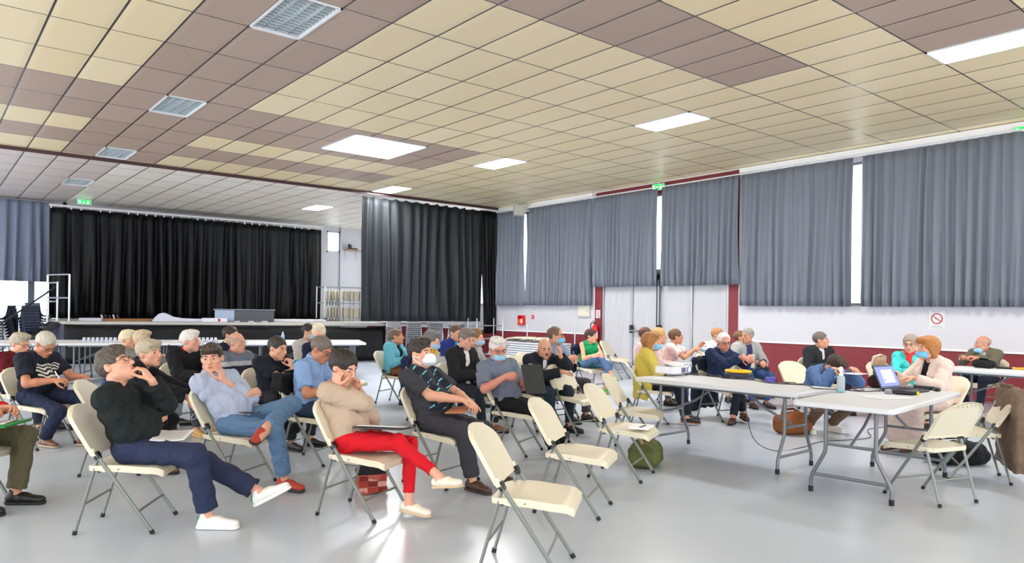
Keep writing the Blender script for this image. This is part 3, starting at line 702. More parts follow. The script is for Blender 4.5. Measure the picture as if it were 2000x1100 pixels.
    if not far:
        br = tuple(int(k * 0.8) for k in hair[1])
        for x in (-1, 1): m = MB(); m.tube([tuple(A(x * 0.014, 0.0955, 0.021)), tuple(A(x * 0.033, 0.0895, 0.027)), tuple(A(x * 0.05, 0.074, 0.021))], [0.0035 * hs, 0.0042 * hs, 0.002 * hs], 6); m.build('eyebrow', hairm(sp.get('brow', br)), root)
        EW = mat('eye white', (232, 226, 220), 0.15, var=0.02, bscale=80); EI = mat('eye iris', (58, 44, 36), 0.1, var=0.1, bscale=200)
        for x in (-1, 1):
            m = MB(); c0 = A(x * 0.032, 0.0755, 0.0025); rr = 0.0125 * hs
            ax = HR @ nrm(V3(0, 1, 0) + np.array(sp.get('gaze', (0, 0, 0)))); tmp = nrm(np.cross(ax, V3(0.3, 0.2, 0.9))); R3 = Matrix([list(q) for q in np.stack([tmp, np.cross(ax, tmp), ax], 1)])
            prof = [(rr * math.sin(math.pi * i / 12), -rr * math.cos(math.pi * i / 12)) for i in range(1, 12)]
            m.lathe(prof, c0, 14, R3); k = len(m.f)
            for i, f_ in enumerate(m.f):
                zc = sum((Vector(m.v[j]) - Vector(c0)).dot(Vector(ax)) for j in f_) / len(f_)
                if zc > rr * 0.70: m.m[i] = 1
            m.build('eye', [EW, EI], root)
    # ---- trousers or skirt
    bot = sp.get('bottom', dict(c=(40, 44, 60))); fl = bot.get('flare', 0.012); end = bot.get('end', 0.93); tc = bot['c']
    T = [el(Hc + V3(0, 0, -0.004), V3(0.172 * s, 0.132 * s, 0.108 * s), RP, 0.04)]
    for q in (-1, 1):
        hip, kn, an, toe, upv = legs[q]; m = 0.92 if fem else 1.0; b = kn + (an - kn) * end
        T += [rc(hip, kn, 0.088 * m * s, 0.062 * m * s + fl * 0.4, 0.04), rc(kn, b, 0.060 * m * s + fl * 0.4, 0.040 * m * s + fl + bot.get('bell', 0), 0.03, capb=True)]
    if bot.get('skirt'):
        for q in (-1, 1):
            hip, kn, an, toe, upv = legs[q]; b = kn + (an - kn) * end; T += [rc(kn, b, 0.09, 0.10, 0.05, capb=True)]
        k0 = (legs[1][1] + legs[-1][1]) / 2; a0 = (legs[1][2] + legs[-1][2]) / 2; T += [rc(k0, k0 + (a0 - k0) * end, 0.10, 0.13, 0.06, capb=True), rc(Hc, k0, 0.1, 0.1, 0.05)]
    T += [half(Wp - t1 * 0.03, t1)]
    solid('skirt' if bot.get('skirt') else 'trousers', T, h, cloth(tc, bscale=bot.get('bs', 220)), root, wr=folds(0.0055, int(abs(loc[0] * 100)) % 97))
    # ---- shoes
    sh = sp.get('shoes', dict(c=(40, 34, 32))); ss_ = sh.get('s', 0.92 if fem else 1.0)
    if not sp.get('noshoes'):
        for q in (-1, 1):
            hip, kn, an, toe, upv = legs[q]; u = nrm(upv - toe * (upv @ toe)); sx = np.cross(toe, u); RS = np.stack([sx, toe, u], 1)
            S_ = lambda x, y, z: an + (sx * x + toe * y + u * (z - 0.082)) * ss_
            up_ = [rc(S_(0, -0.038, 0.045), S_(0, 0.06, 0.045), 0.037 * ss_, 0.036 * ss_, 0.02), rc(S_(0, 0.05, 0.045), S_(0.0, 0.165, 0.028), 0.040 * ss_, 0.036 * ss_, 0.03, sq=(u, 0.72))]
            if not sh.get('low'): up_ += [rc(S_(0, -0.015, 0.06), S_(0, -0.012, 0.10), 0.034 * ss_, 0.034 * ss_, 0.02, capb=True)]
            else: up_ += [rc(S_(0, 0.03, 0.09), S_(0, 0.04, 0.07), 0.034 * ss_, 0.03 * ss_, 0.006, op='s')]
            up_ += [half(S_(0, 0, 0.012), -u)]
            accent = sh.get('heel')
            def pk(c, S0=S_(0, -0.068, 0.062)): return np.where(np.linalg.norm(c - S0, axis=1) < 0.036, 1, 0)
            o = solid('shoe', up_, min(h, 0.007), [mat('shoe_%d_%d_%d' % tuple(sh['c']), sh['c'], sh.get('rough', 0.45), bump=0.1, bscale=150, var=0.06), mat('shoe_accent_%d_%d_%d' % tuple(accent or sh['c']), accent or sh['c'], 0.5, var=0.05, bscale=90)], root, pick=pk if accent else None)
            so = [rc(S_(0, -0.038, 0.012), S_(0, 0.165, 0.012), 0.041 * ss_, 0.039 * ss_, 0.02), half(S_(0, 0, 0.020), u), half(S_(0, 0, 0.0), -u)]
            if o: solid('sole', so, min(h, 0.006), mat('sole_%d_%d_%d' % tuple(sh.get('sole', (30, 28, 28))), sh.get('sole', (30, 28, 28)), 0.7, var=0.05, bscale=60), o)
    # ---- top
    tp = sp.get('top', dict(c=(70, 80, 100), sl=1.95)); jk = sp.get('jacket'); o_ = 0.003 if jk else tp.get('o', 0.010)
    T = torso(o_)
    if tp['sl'] > 0: T += sleeves(o_ + tp.get('loose', 0.006), tp['sl'])
    T += [rc(Np + nd * 0.02, Np + nd * 0.16, 0.066 * s, 0.10 * s, 0.008, op='s')]
    if tp['sl'] == 0:
        for q in (-1, 1): T += [el(SH[q] + sd * q * 0.05, V3(0.062, 0.10, 0.085), RT, 0.012, 's')]
    if tp.get('scoop'): T += [el(Np + fw * 0.085 + t3 * 0.01, V3(0.07, 0.07, tp['scoop']), RT, 0.012, 's')]
    if tp.get('tails'):
        for q in (-1, 1): T += [rc(Hc + V3(q * 0.14, 0.02, 0), Hc + V3(q * 0.17, -0.06, -tp['tails']), 0.075, 0.06, 0.05, capb=True, sq=((1, 0, 0), 0.45))]
        T += [rc(Hc + V3(0, -0.10, 0), Hc + V3(0, -0.13, -tp['tails']), 0.12, 0.12, 0.05, capb=True, sq=((0, 1, 0), 0.35))]
    else: T += [half(Hc - t1 * tp.get('hem', 0.045), -t1, 0.01)]
    mats = [cloth(tp['c'])] + [cloth(c) for c in tp.get('extra', [])]
    pf = tp.get('pat')
    def pk2(c):
        q = (c - Cp) @ RT
        return np.array(pf(q, c - Hc), int)
    solid(tp.get('name', 'shirt'), T, h, mats, root, wr=folds((0.003 if jk else tp.get('fold', 0.007) * 0.95), int(abs(loc[1] * 100)) % 89), pick=pk2 if pf else None)
    if tp.get('collar'):
        C_ = [rc(Np - nd * 0.012, Np + nd * 0.036, 0.079 * s, 0.068 * s, 0.006, capa=True, capb=True), rc(Np - nd * 0.03, Np + nd * 0.06, 0.062 * s, 0.060 * s, 0.004, op='s'), el(Np + fw * 0.09 + nd * 0.03, V3(0.030, 0.06, 0.05), RT, 0.006, 's')]
        solid('collar', C_, min(h, 0.007), cloth(tp['collar']), root)
    # ---- jacket or cardigan worn open over the shirt
    if jk:
        T = torso(o_ + 0.021) + sleeves(o_ + 0.022, jk.get('sl', 1.92)) + [rc(Np + nd * 0.015, Np + nd * 0.16, 0.070 * s, 0.10 * s, 0.008, op='s')]
        w_ = jk.get('open', 0.09)
        fr = lambda p, d: p + fw * d
        T += [rc(fr(Np - t3 * 0.02, 0.14), fr(Wp, 0.16 + belly * 0.5), w_ * 0.75, w_ * jk.get('low', 0.45), 0.006, op='s', sq=(sd, 0.9)), rc(fr(Np - t3 * 0.02, 0.06), fr(Cp, 0.12), 0.05, w_ * 0.55, 0.006, op='s')]
        if jk.get('low', 0.45) > 0.3: T += [rc(fr(Wp, 0.16 + belly * 0.5), Hc + V3(0, 0.18, -0.02), w_ * jk.get('low', 0.45), w_ * 1.2, 0.006, op='s')]
        if jk.get('tails'):
            for q in (-1, 1): T += [rc(Hc + V3(q * 0.15, 0.02, 0), Hc + V3(q * 0.18, -0.05, -jk['tails']), 0.085, 0.075, 0.05, capb=True, sq=((1, 0, 0), 0.45))]
            T += [rc(Hc + V3(0, -0.10, 0), Hc + V3(0, -0.14, -jk['tails']), 0.13, 0.13, 0.05, capb=True, sq=((0, 1, 0), 0.35))]
        else: T += [half(Hc - t1 * 0.06, -t1, 0.01)]
        solid(jk.get('name', 'jacket'), T, h, cloth(jk['c']), root, wr=folds(0.004, 7))
    # ---- things worn on the face
    if sp.get('mask'):
        mk = sp['mask']; dz = mk.get('dz', 0)
        if mk.get('cup'):
            M_ = [el(A(0, 0.072, -0.055), V3(0.060, 0.068, 0.058) * hs, HR, 0.01), rc(A(0, 0.12, -0.03), A(0, 0.13, -0.07), 0.016 * hs, 0.014 * hs, 0.03), half(A(0, 0.045, 0), HR @ V3(0, -1, 0.1), 0.006)]
        else:
            M_ = [el(A(0, 0.060, -0.058 + dz), V3(0.066, 0.066, 0.070) * hs, HR, 0.01), rc(A(0, 0.106, -0.02 + dz), A(0, 0.110, -0.06 + dz), 0.017 * hs, 0.016 * hs, 0.025), half(A(0, 0.03, -0.016 + dz), HR @ V3(0, 0.25, 1), 0.004), half(A(0, 0.03, -0.112 + dz), HR @ V3(0, 0.25, -1), 0.004), half(A(0, 0.022, 0), HR @ V3(0, -1, 0), 0.004)]
        def pleat(p):
            q = (p - Hd) @ HR / hs; return 0.0018 * np.abs(np.sin(q[:, 2] * 150))
        mo = solid('face_mask', M_, min(h, 0.006), cloth(mk.get('c', (150, 196, 222)), bump=0.05), root, wr=None if mk.get('cup') else pleat)
        for x in (-1, 1) if mo else ():
            m = MB(); PL = [tuple(A(x * 0.062, 0.045, -0.03 + dz)), tuple(A(x * 0.082, 0.01, -0.028)), tuple(A(x * 0.088, -0.015, -0.01)), tuple(A(x * 0.089, -0.018, -0.02)), tuple(A(x * 0.088, -0.015, -0.03)), tuple(A(x * 0.082, 0.01, -0.064)), tuple(A(x * 0.062, 0.045, -0.09 + dz))]; m.tube(PL, (0.005 if mk.get('cup') else 0.0018) * hs, 6); m.build('ear_loop', cloth((236, 236, 238)), mo)
    if sp.get('glasses'):
        gc, dz = sp['glasses'], sp.get('gz', 0.0); m = MB(); gx, gy, gz = 0.033, 0.108, 0.003
        if sp.get('gtop'): gy, gz, dz = 0.035, 0.125, 0
        for x in (-1, 1):
            m.tube([tuple(A(x * gx + 0.024 * math.cos(t_), gy - 0.012 * abs(math.cos(t_)) * (1 if x * math.cos(t_) > 0 else 0.2), gz + dz + 0.017 * math.sin(t_))) for t_ in np.linspace(0, 2 * math.pi, 15)], 0.0022 * hs, 6)
            m.tube([tuple(A(x * 0.057, gy - 0.014, gz + 0.006)), tuple(A(x * 0.078, 0.03, 0.010)), tuple(A(x * 0.084, -0.01, 0.008))], 0.0019 * hs, 6)
        m.tube([tuple(A(-0.009, gy, gz + 0.004)), tuple(A(0, gy + 0.004, gz + 0.006)), tuple(A(0.009, gy, gz + 0.004))], 0.002 * hs, 6)
        m.build('glasses', mat('glasses_%d_%d_%d' % tuple(gc), gc, 0.3, var=0.03, bscale=60), root)
    if sp.get('stache'):
        solid('moustache', [rc(A(-0.022, 0.092, -0.054), A(0, 0.104, -0.049), 0.005 * hs, 0.0075 * hs, 0.01), rc(A(0.022, 0.092, -0.054), A(0, 0.104, -0.049), 0.005 * hs, 0.0075 * hs, 0.01)], 0.005, hairm(sp['stache']), root)
    if sp.get('watch'):
        q = sp['watch']; a, e, w_, f, n_, cu = arms[q]; d_ = nrm(w_ - e)
        m = MB(); c0 = w_ - d_ * 0.012; x_ = nrm(np.cross(d_, V3(0, 0, 1))); y_ = np.cross(d_, x_)
        m.tube([tuple(c0 + (x_ * math.cos(t_) + y_ * math.sin(t_)) * 0.031 * s) for t_ in np.linspace(0, 2 * math.pi, 17)], 0.006, 6, flat=1.4); m.build('wristwatch', mat('dark watch strap', (38, 30, 28), 0.4, var=0.05), root)
    if sp.get('scarf'):
        S_ = [rc(Np - t3 * 0.01 + sd * 0.06 * math.cos(t_) + fw * 0.06 * math.sin(t_), Np - t3 * 0.01 + sd * 0.06 * math.cos(t_ + .8) + fw * 0.06 * math.sin(t_ + .8), 0.036, 0.036, 0.02) for t_ in np.arange(0, 6.28, .79)]
        S_ += [rc(Np + fw * 0.10 + sd * 0.02, Cp + fw * 0.135 - t3 * 0.10 + sd * 0.03, 0.04, 0.05, 0.02, sq=(fw, 0.5))]
        solid('scarf', S_, h, cloth(sp['scarf']), root, wr=folds(0.006, 11))
    root['_h'] = 0; del root['_h']
    def P(q): return root_matrix(loc, ang) @ Vector(q)
    return dict(root=root, arms=arms, legs=legs, Hd=Hd, Hc=Hc, P=P, A=A, Cp=Cp, RT=RT)
def root_matrix(loc, ang): return Matrix.Translation((loc[0], loc[1], 0)) @ Matrix.Rotation(ang - math.pi / 2, 4, 'Z')
# ================================================================== folding chairs
CREAM = mat('cream moulded plastic', (218, 209, 186), 0.42, bump=0.06, bscale=260, spec=0.4, var=0.02)
TUBE = mat('grey green painted tube', (122, 128, 122), 0.38, metal=0.25, bump=0.04, bscale=120, var=0.03)
RUB = mat('black rubber', (24, 24, 26), 0.7, bump=0.1, bscale=90)
def make_chair():
    t = empty('folding_chair')
    # seat: dished pan with a rolled front lip
    P = []; n, m_ = 15, 15
    for i in range(n):
        u = -1 + 2 * i / (n - 1); row = []
        for j in range(m_):
            v = j / (m_ - 1); y = -0.175 + 0.465 * v
            w = 0.223 * (1 - 0.16 * max(0, (v - 0.80) / 0.20) ** 2.2 - 0.18 * max(0, (0.12 - v) / 0.12) ** 2)
            z = 0.455 - 0.016 * (1 - u * u) * math.sin(math.pi * min(1, v * 1.15)) + 0.010 * math.sin(v * 5.2) * (0.3 + 0.7 * u * u) - 0.03 * max(0, (v - 0.86) / 0.14) ** 2
            row.append((u * w, y, z))
        P.append(row)
    s = MB(); s.grid(P)
    k = len(P) * len(P[0]); rim = [P[i][0] for i in range(n)] + [P[n - 1][j] for j in range(m_)] + [P[i][m_ - 1] for i in reversed(range(n))] + [P[0][j] for j in reversed(range(m_))]
    dn = [(x * 0.985, y * 0.99, z - (0.046 if y > -0.1 else 0.034)) for x, y, z in rim]; q = len(rim)
    s.add(rim + dn, [(i, (i + 1) % q, q + (i + 1) % q, q + i) for i in range(q)])
    s.box((0, 0.05, 0.428), (0.40, 0.40, 0.012))
    o = s.build('seat', CREAM, t, angle=62)
    b = MB(); b.tube([(-0.222, 0.02, 0.436), (-0.226, 0.02, 0.436)], 0.005, 6); b.tube([(0.222, 0.02, 0.436), (0.226, 0.02, 0.436)], 0.005, 6); b.build('rivet', TUBE, o)
    # backrest: curved panel, round top corners, deep rim behind
    def bp(u, v, off=0.0):
        w = 0.232 if v < 0.58 else 0.232 * (1 - 0.36 * ((v - 0.58) / 0.42) ** 2.6)
        x = u * w; y = -0.118 - 0.178 * v - 0.022 * (1 - u * u) * (0.4 + 0.6 * v) - off; z = 0.530 + 0.312 * v - 0.030 * max(0, (v - 0.7) / 0.3) * abs(u) ** 3
        return (x, y, z)
    us = [-1 + 2 * i / 16 for i in range(17)]; vs = [j / 12 for j in range(13)]
    s = MB(); s.grid([[bp(u, v) for v in vs] for u in us]); s.grid([[bp(u * 0.93, 0.06 + 0.88 * v, 0.012) for v in vs] for u in reversed(us)])
    edge = [bp(-1, v) for v in vs] + [bp(u, 1) for u in us] + [bp(1, v) for v in reversed(vs)] + [bp(u, 0) for u in reversed(us)]
    inn = [bp(-0.93, 0.06 + 0.88 * v, 0.012) for v in vs] + [bp(u * 0.93, 0.94, 0.012) for u in us] + [bp(0.93, 0.06 + 0.88 * v, 0.012) for v in reversed(vs)] + [bp(u * 0.93, 0.06, 0.012) for u in reversed(us)]
    bk = [bp(-1, v, 0.030) for v in vs] + [bp(u, 1, 0.030) for u in us] + [bp(1, v, 0.030) for v in reversed(vs)] + [bp(u, 0, 0.018) for u in reversed(us)]
    q = len(edge); s.add(edge + bk + inn, [(i, (i + 1) % q, q + (i + 1) % q, q + i) for i in range(q)] + [(q + i, q + (i + 1) % q, 2 * q + (i + 1) % q, 2 * q + i) for i in range(q)])
    for sx in (-1, 1): s.tube([(sx * 0.224, -0.145, 0.575), (sx * 0.224, -0.125, 0.525)], 0.017, 8)
    for k in range(7): s.box((-0.15 + 0.05 * k, bp(0, 0.90, 0.016)[1], bp(0, 0.90)[2]), (0.006, 0.012, 0.03))
    s.build('backrest', CREAM, t, angle=50)
    for sx in (-1, 1):
        l = MB(); l.tube([(sx * 0.224, -0.120, 0.545), (sx * 0.224, 0.235, 0.012)], 0.0135, 8, flat=0.8); l = l.build('leg', TUBE, t); c = MB(); c.tube([(sx * 0.224, 0.226, 0.026), (sx * 0.224, 0.240, 0.002)], 0.0155, 8); c.build('foot_cap', RUB, l)
        l = MB(); l.tube([(sx * 0.206, -0.105, 0.525), (sx * 0.206, -0.245, 0.012)], 0.0125, 8, flat=0.8); l = l.build('leg', TUBE, t); c = MB(); c.tube([(sx * 0.206, -0.242, 0.028), (sx * 0.206, -0.249, 0.002)], 0.0145, 8); c.build('foot_cap', RUB, l)
        hg = MB(); hg.box((sx * 0.214, -0.112, 0.528), (0.040, 0.032, 0.052), Matrix.Rotation(0.45, 3, 'X')); hg.tube([(sx * 0.236, -0.108, 0.515), (sx * 0.240, -0.108, 0.515)], 0.007, 8); hg.build('hinge', BLK, t, bevel=0.006)
    b = MB(); b.tube([(-0.224, 0.145, 0.15), (0.224, 0.145, 0.15)], 0.0085, 8); b.build('stretcher', TUBE, t)
    b = MB(); b.tube([(-0.206, -0.195, 0.20), (0.206, -0.195, 0.20)], 0.0085, 8); b.build('stretcher', TUBE, t)
    b = MB(); b.tube([(-0.206, -0.115, 0.41), (0.206, -0.115, 0.41)], 0.009, 8); b.build('cross_tube', TUBE, t)
    return t
_chair0 = [make_chair(), False]
def chair(xy, ang, label, group='cream folding chairs'):
    if not _chair0[1]: o = _chair0[0]; _chair0[1] = True
    else: o = copy_tree(_chair0[0])
    o.location = (xy[0], xy[1], 0); o.rotation_euler = (0, 0, ang - math.pi / 2); o.scale = (0.97, 0.97, 0.94)
    return tag(o, label, 'chair', group)
D = math.radians
# ================================================================== trestle tables
TOPM = mat('white speckled table plastic', (210, 211, 214), 0.42, bump=0.08, bscale=300, var=0.03)
LEGM = mat('grey table frame', (112, 116, 122), 0.35, metal=0.4, bump=0.04, bscale=120, var=0.03)
def make_table():
    t = empty('folding_table'); L_, Wd = 1.83, 0.76
    s = MB(); s.prism(rrect(L_, Wd, 0.045), 0.705, 0.750); s.build('tabletop', TOPM, t, bevel=0.010)
    s = MB()
    for sy in (-1, 1): s.box((0, sy * 0.25, 0.693), (1.56, 0.03, 0.03))
    s.build('rail', LEGM, t)
    for sx in (-1, 1):
        x = sx * 0.70
        for sy in (-1, 1):
            q = MB(); q.tube([(x, sy * 0.19, 0.70), (x, sy * 0.19, 0.36), (x, sy * 0.20, 0.32), (x, sy * 0.29, 0.15), (x, sy * 0.305, 0.10), (x, sy * 0.305, 0.012)], 0.0155, 10); q = q.build('leg', LEGM, t)
            c = MB(); c.tube([(x, sy * 0.305, 0.045), (x, sy * 0.305, 0.0)], 0.019, 10); c.build('foot_cap', RUB, q)
        q = MB(); q.tube([(x, -0.295, 0.145), (x, 0.295, 0.145)], 0.013, 8); q.build('crossbar', LEGM, t)
        q = MB(); q.tube([(x, -0.19, 0.40), (x, 0.19, 0.40)], 0.012, 8); q.build('crossbar', LEGM, t)
        q = MB(); q.tube([(x, 0, 0.40), (sx * 0.40, 0, 0.53), (sx * 0.16, 0.0, 0.69)], 0.012, 8); q.build('diagonal_brace', LEGM, t)
    return t
_tab0 = [make_table(), False]
def table(x, y, ang, label, group='white folding tables'):
    if not _tab0[1]: o = _tab0[0]; _tab0[1] = True
    else: o = copy_tree(_tab0[0])
    o.location = (x, y, 0); o.rotation_euler = (0, 0, ang); return tag(o, label, 'table', group)
table(6.36, 2.78, D(5.6), 'white folding table nearest the camera, with the open laptop and microphones on it')
table(6.27, 4.22, D(91), 'white folding table carrying the projector and the yellow cable box')
table(10.85, 2.95, D(90), 'white folding table at the red wall, carrying a black bag')
for k, lab in enumerate(['right end table of the long white row in front of the stage', 'white folding table second from the right end of the row before the stage', 'white folding table with a row of upturned cups, second from the left before the stage', 'left end table of the white row before the stage, carrying one single cup']):
    c = D(-22); table(6.55 - math.cos(c) * (0.0 + 1.85 * k) - 0.15, 13.95 - math.sin(c) * 1.85 * k + 0.1, c, lab); table(6.40 - math.cos(c) * 1.85 * k - math.sin(c) * -0.80 * -1 + 0.0, 14.05 - math.sin(c) * 1.85 * k + math.cos(c) * 0.80, c, 'white folding table of the hidden second row, ' + ['at its right end', 'second from its right end', 'second from its left end', 'at its left end'][k] + ', nearer the stage')
# ================================================================== empty chairs
def E_(x, y, a, label): return chair((x, y), D(a), label)
E_(2.65, 3.07, -51, 'empty cream folding chair nearest the camera, cut by the bottom edge')
E_(3.70, 3.78, -58, 'empty cream folding chair right behind the nearest empty chair')
E_(4.80, 4.31, -64, 'empty cream folding chair with a white notepad on its seat, olive bag under it')
E_(5.74, 4.99, -60, 'empty cream folding chair between the notepad chair and the projector table')
E_(6.08, 6.22, -84, 'empty cream folding chair in front of the bald man with a moustache')
E_(6.19, 2.33, 73, 'empty cream folding chair at the near side of the laptop table, seen from behind')
E_(7.27, 2.38, 119, 'cream folding chair with a brown coat hung over its back')
E_(12.2, 11.2, -70, 'farther of two empty cream chairs between the woman in green and the double door')
E_(11.75, 10.75, -70, 'nearer of two empty cream chairs between the woman in green and the double door')
E_(*G(0.27, 10.5), -70, 'nearer of two empty cream chairs left of the bald man with a moustache')
E_(*G(0.42, 11.2), -70, 'farther of two empty cream chairs left of the bald man with a moustache')
E_(*G(-0.55, 11.5), -55, 'empty cream folding chair behind the man in the black suit')
E_(*G(3.95, 9.75), -108, 'empty cream folding chair behind the crouching man in the blue jacket')
E_(*G(5.22, 9.9), -112, 'cream folding chair with a beige bag hung on its back, behind the laptop')
E_(*G(-3.0, 9.4), -45, 'empty cream folding chair between the striped sweater man and the man in the dark polo')
E_(*G(-2.35, 10.2), -50, 'empty cream folding chair by the right end of the far white tables')
# ================================================================== the audience
def crossed(q, Hy=0.0, y=0.60, x=-0.16, z=0.36, toe=(0, 0.8, -0.35)):
    return dict(a=(q * x, y + Hy, z), toe=(q * -0.25 + toe[0], toe[1], toe[2]), pole=(q * 0.1, 0.35, 1.0), up=(0, 0.4, 1))
LAPR = dict(w=(0.10, 0.27, 0.665), f=(-0.7, 0.6, -0.15), n=(0.1, 0.2, -1)); LAPL = dict(w=(-0.10, 0.27, 0.665), f=(0.7, 0.6, -0.15), n=(-0.1, 0.2, -1))
FOLDR = dict(w=(-0.10, 0.23, 0.82), f=(-1, 0.15, 0.05), n=(0, -1, -0.2), pole=(1, 0.3, -0.7), curl=0.3); FOLDL = dict(w=(0.10, 0.25, 0.80), f=(1, 0.12, 0.05), n=(0, -1, -0.2), pole=(-1, 0.3, -0.7), curl=0.3)
PEOPLE = {}
CHAIRS_OF = {}
def sit(key, label, u, d, phi, chair_label=None, gap=None, **sp):
    xy = G(u, d); a = W_ang(phi); PEOPLE[key] = person(label, xy, a, sp)
    if chair_label:
        g = CHAIR_GAP if gap is None else gap; CHAIRS_OF[key] = chair((xy[0] + math.cos(a) * (g + sp.get('slide', 0) * 0), xy[1] + math.sin(a) * g), a, chair_label)
    return PEOPLE[key]
def stripes(*bands):
    """horizontal chest bands: (lo, hi, material index) in metres about the chest centre"""
    def f(q, b):
        r = np.zeros(len(q), int)
        for lo, hi, i in bands: r[(q[:, 2] > lo) & (q[:, 2] < hi)] = i
        return r
    return f
SK1, SK2, SK3, SK4 = (216, 160, 134), (205, 146, 116), (190, 128, 98), (224, 174, 150)
GREY, WHITE_H, DARK, BROWN, BLOND = (138, 128, 118), (214, 206, 192), (42, 34, 30), (84, 62, 46), (176, 136, 84)
# ---- front left
sit('folder', 'person with red sleeves and olive trousers holding a green folder, cut by the left edge', -3.96, 5.12, -6, 'cream folding chair mostly outside the left edge, under the person with the green folder',
    top=dict(c=(196, 36, 34), sl=1.75), bottom=dict(c=(92, 88, 66), flare=0.028), shoes=dict(c=(22, 20, 20)), R=dict(w=(0.10, 0.33, 0.69), f=(-0.3, 0.9, 0.2), n=(-0.5, 0, -1), curl=0.6), L=dict(w=(-0.06, 0.36, 0.70), f=(0.1, 1, 0.1), n=(0.5, 0, -1), curl=0.6), rl=dict(a=(0.12, 0.36, 0.085)), ll=dict(a=(-0.14, 0.40, 0.085)), hair=('short', GREY), skin=SK2)
sit('maroon', 'grey-haired person in a dark maroon sweater and glasses behind the man in the printed t-shirt', -5.67, 8.3, -8, 'cream folding chair of the person in the maroon sweater, at the left edge',
    top=dict(c=(96, 22, 32), sl=1.95), hair=('swept', (172, 160, 142)), head=(0, -10, 0), glasses=(40, 34, 34), R=LAPR, L=LAPL, far=True, h=0.01, ts=0.85)
sit('tshirt', 'man in a navy t-shirt with a white striped print and glasses, writing on his lap', -4.86, 7.42, -16, 'cream folding chair of the man in the printed navy t-shirt',
    recl=10, hunch=30, belly=0.09, head=(-4, -34, 0), glasses=(44, 40, 46), hair=('short', (190, 182, 168)), skin=SK3, top=dict(c=(28, 32, 46), sl=0.72, loose=0.012, extra=[(226, 222, 210)], collar=None,
    pat=lambda q, b: np.where((q[:, 1] > 0.05) & (np.abs(q[:, 0] + 0.02 + q[:, 2] * 0.25) < 0.115) & (q[:, 2] < 0.075) & (q[:, 2] > -0.085) & (np.mod(q[:, 2] + 0.006 * np.sin(q[:, 0] * 60), 0.027) < 0.0135), 1, 0)),
    bottom=dict(c=(36, 44, 68), flare=0.02), R=dict(w=(0.10, 0.36, 0.69), f=(-0.35, 0.95, 0.0), n=(-0.5, 0.1, -0.9), curl=0.65), L=dict(w=(-0.14, 0.42, 0.71), f=(0.1, 1, 0.1), n=(0.4, 0, -1), curl=0.75), rl=dict(a=(0.02, 0.15, 0.085)), ll=dict(a=(-0.15, 0.47, 0.085)), shoes=dict(c=(120, 82, 62), sole=(190, 170, 150)), ts=1.04)
sit('chin', 'man in a dark green-black sweater and jeans, hand on his mouth, looking up, white sneakers', -2.48, 4.76, 7, 'cream folding chair under the man in the dark sweater and white sneakers', gap=-0.02, h=0.006,
    ts=0.98, recl=23, hunch=8, belly=0.07, slide=0.02, s=1.0, head=(-8, 30, -4), glasses=(96, 70, 48), hair=('swept', (80, 70, 62)), skin=SK1, top=dict(c=(26, 33, 33), sl=1.88, loose=0.02, fold=0.009, collar=(44, 66, 110)),
    bottom=dict(c=(40, 48, 74), flare=0.030, end=0.90, bs=300), L=dict(sp='h', w=(-0.03, 0.155, -0.19), f=(0.08, -0.12, 1.0), n=(0.1, -1, -0.1), pole=(-0.6, 0.6, -0.9), curl=0.55), R=dict(w=(-0.09, 0.13, 0.69), f=(-1, 0.2, 0.1), n=(0, -1, -0.2), pole=(0.8, -0.2, -0.9), curl=0.4),
    rl=dict(a=(0.13, 0.52, 0.085), toe=(0.15, 1, 0)), ll=dict(a=(-0.06, 0.96, 0.12), toe=(0.05, 0.86, 0.45), up=(0, -0.5, 1)), shoes=dict(c=(232, 232, 228), sole=(238, 236, 230), heel=(30, 130, 80)))
sit('leaning', 'grey-haired man leaning forward in a black fleece, holding papers and a pale blue mask', -3.46, 6.30, 11, 'cream folding chair just behind the man with white sneakers, its back showing empty',
    ts=1.08, recl=-22, hunch=8, slide=0.02, neck=(0,0,0.2), head=(-30, 4, 6), hair=('fringe', (176, 164, 140), 0.004), skin=SK1, top=dict(c=(22, 24, 32), sl=1.9, loose=0.018, collar=(30, 34, 46)), bottom=dict(c=(30, 30, 36)), R=dict(w=(0.16, 0.72, 0.62), f=(0.1, 0.9, -0.35), n=(-0.8, 0, -0.5), curl=0.4), L=dict(w=(-0.10, 0.66, 0.64), f=(0.3, 0.9, -0.2), n=(0.2, 0, -1)), rl=dict(a=(0.16, 0.40, 0.085)), ll=dict(a=(-0.14, 0.2, 0.085)), shoes=dict(c=(110, 76, 56)))
sit('bluecheek', 'man in a pale blue shirt, jeans and red shoes, finger to his cheek', -2.22, 5.86, -16, 'cream folding chair under the man in the pale blue shirt', gap=0.0, h=0.006,
    ts=1.04, recl=38, hunch=16, belly=0.05, twist=-8, head=(-62, -2, 4), hair=('fringe', (64, 50, 40)), glasses=(30, 30, 34), gtop=True, skin=SK1, gaze=(0.1, 0, 0), top=dict(c=(172, 182, 206), sl=1.7, loose=0.012, fold=0.009, collar=(176, 186, 208)),
    bottom=dict(c=(92, 122, 156), flare=0.022, end=0.90, bs=300), L=dict(sp='h', w=(-0.10, 0.09, -0.19), f=(0.30, -0.12, 1.0), n=(1, -0.3, 0), pole=(-0.3, 0.9, -0.8), curl=0.5), R=dict(w=(-0.08, 0.07, 0.73), f=(-1, 0.25, 0.1), n=(0, -1, -0.2), pole=(0.9, -0.5, -0.6)),
    rl=dict(a=(0.02, 0.47, 0.09), toe=(0.2, 1, 0)), ll=dict(a=(0.20, 0.42, 0.52), toe=(0.95, 0.25, -0.15), pole=(-0.9, 0.7, 0.5), up=(-0.1, 0.5, 1)), shoes=dict(c=(178, 62, 48), sole=(58, 48, 46), rough=0.7))
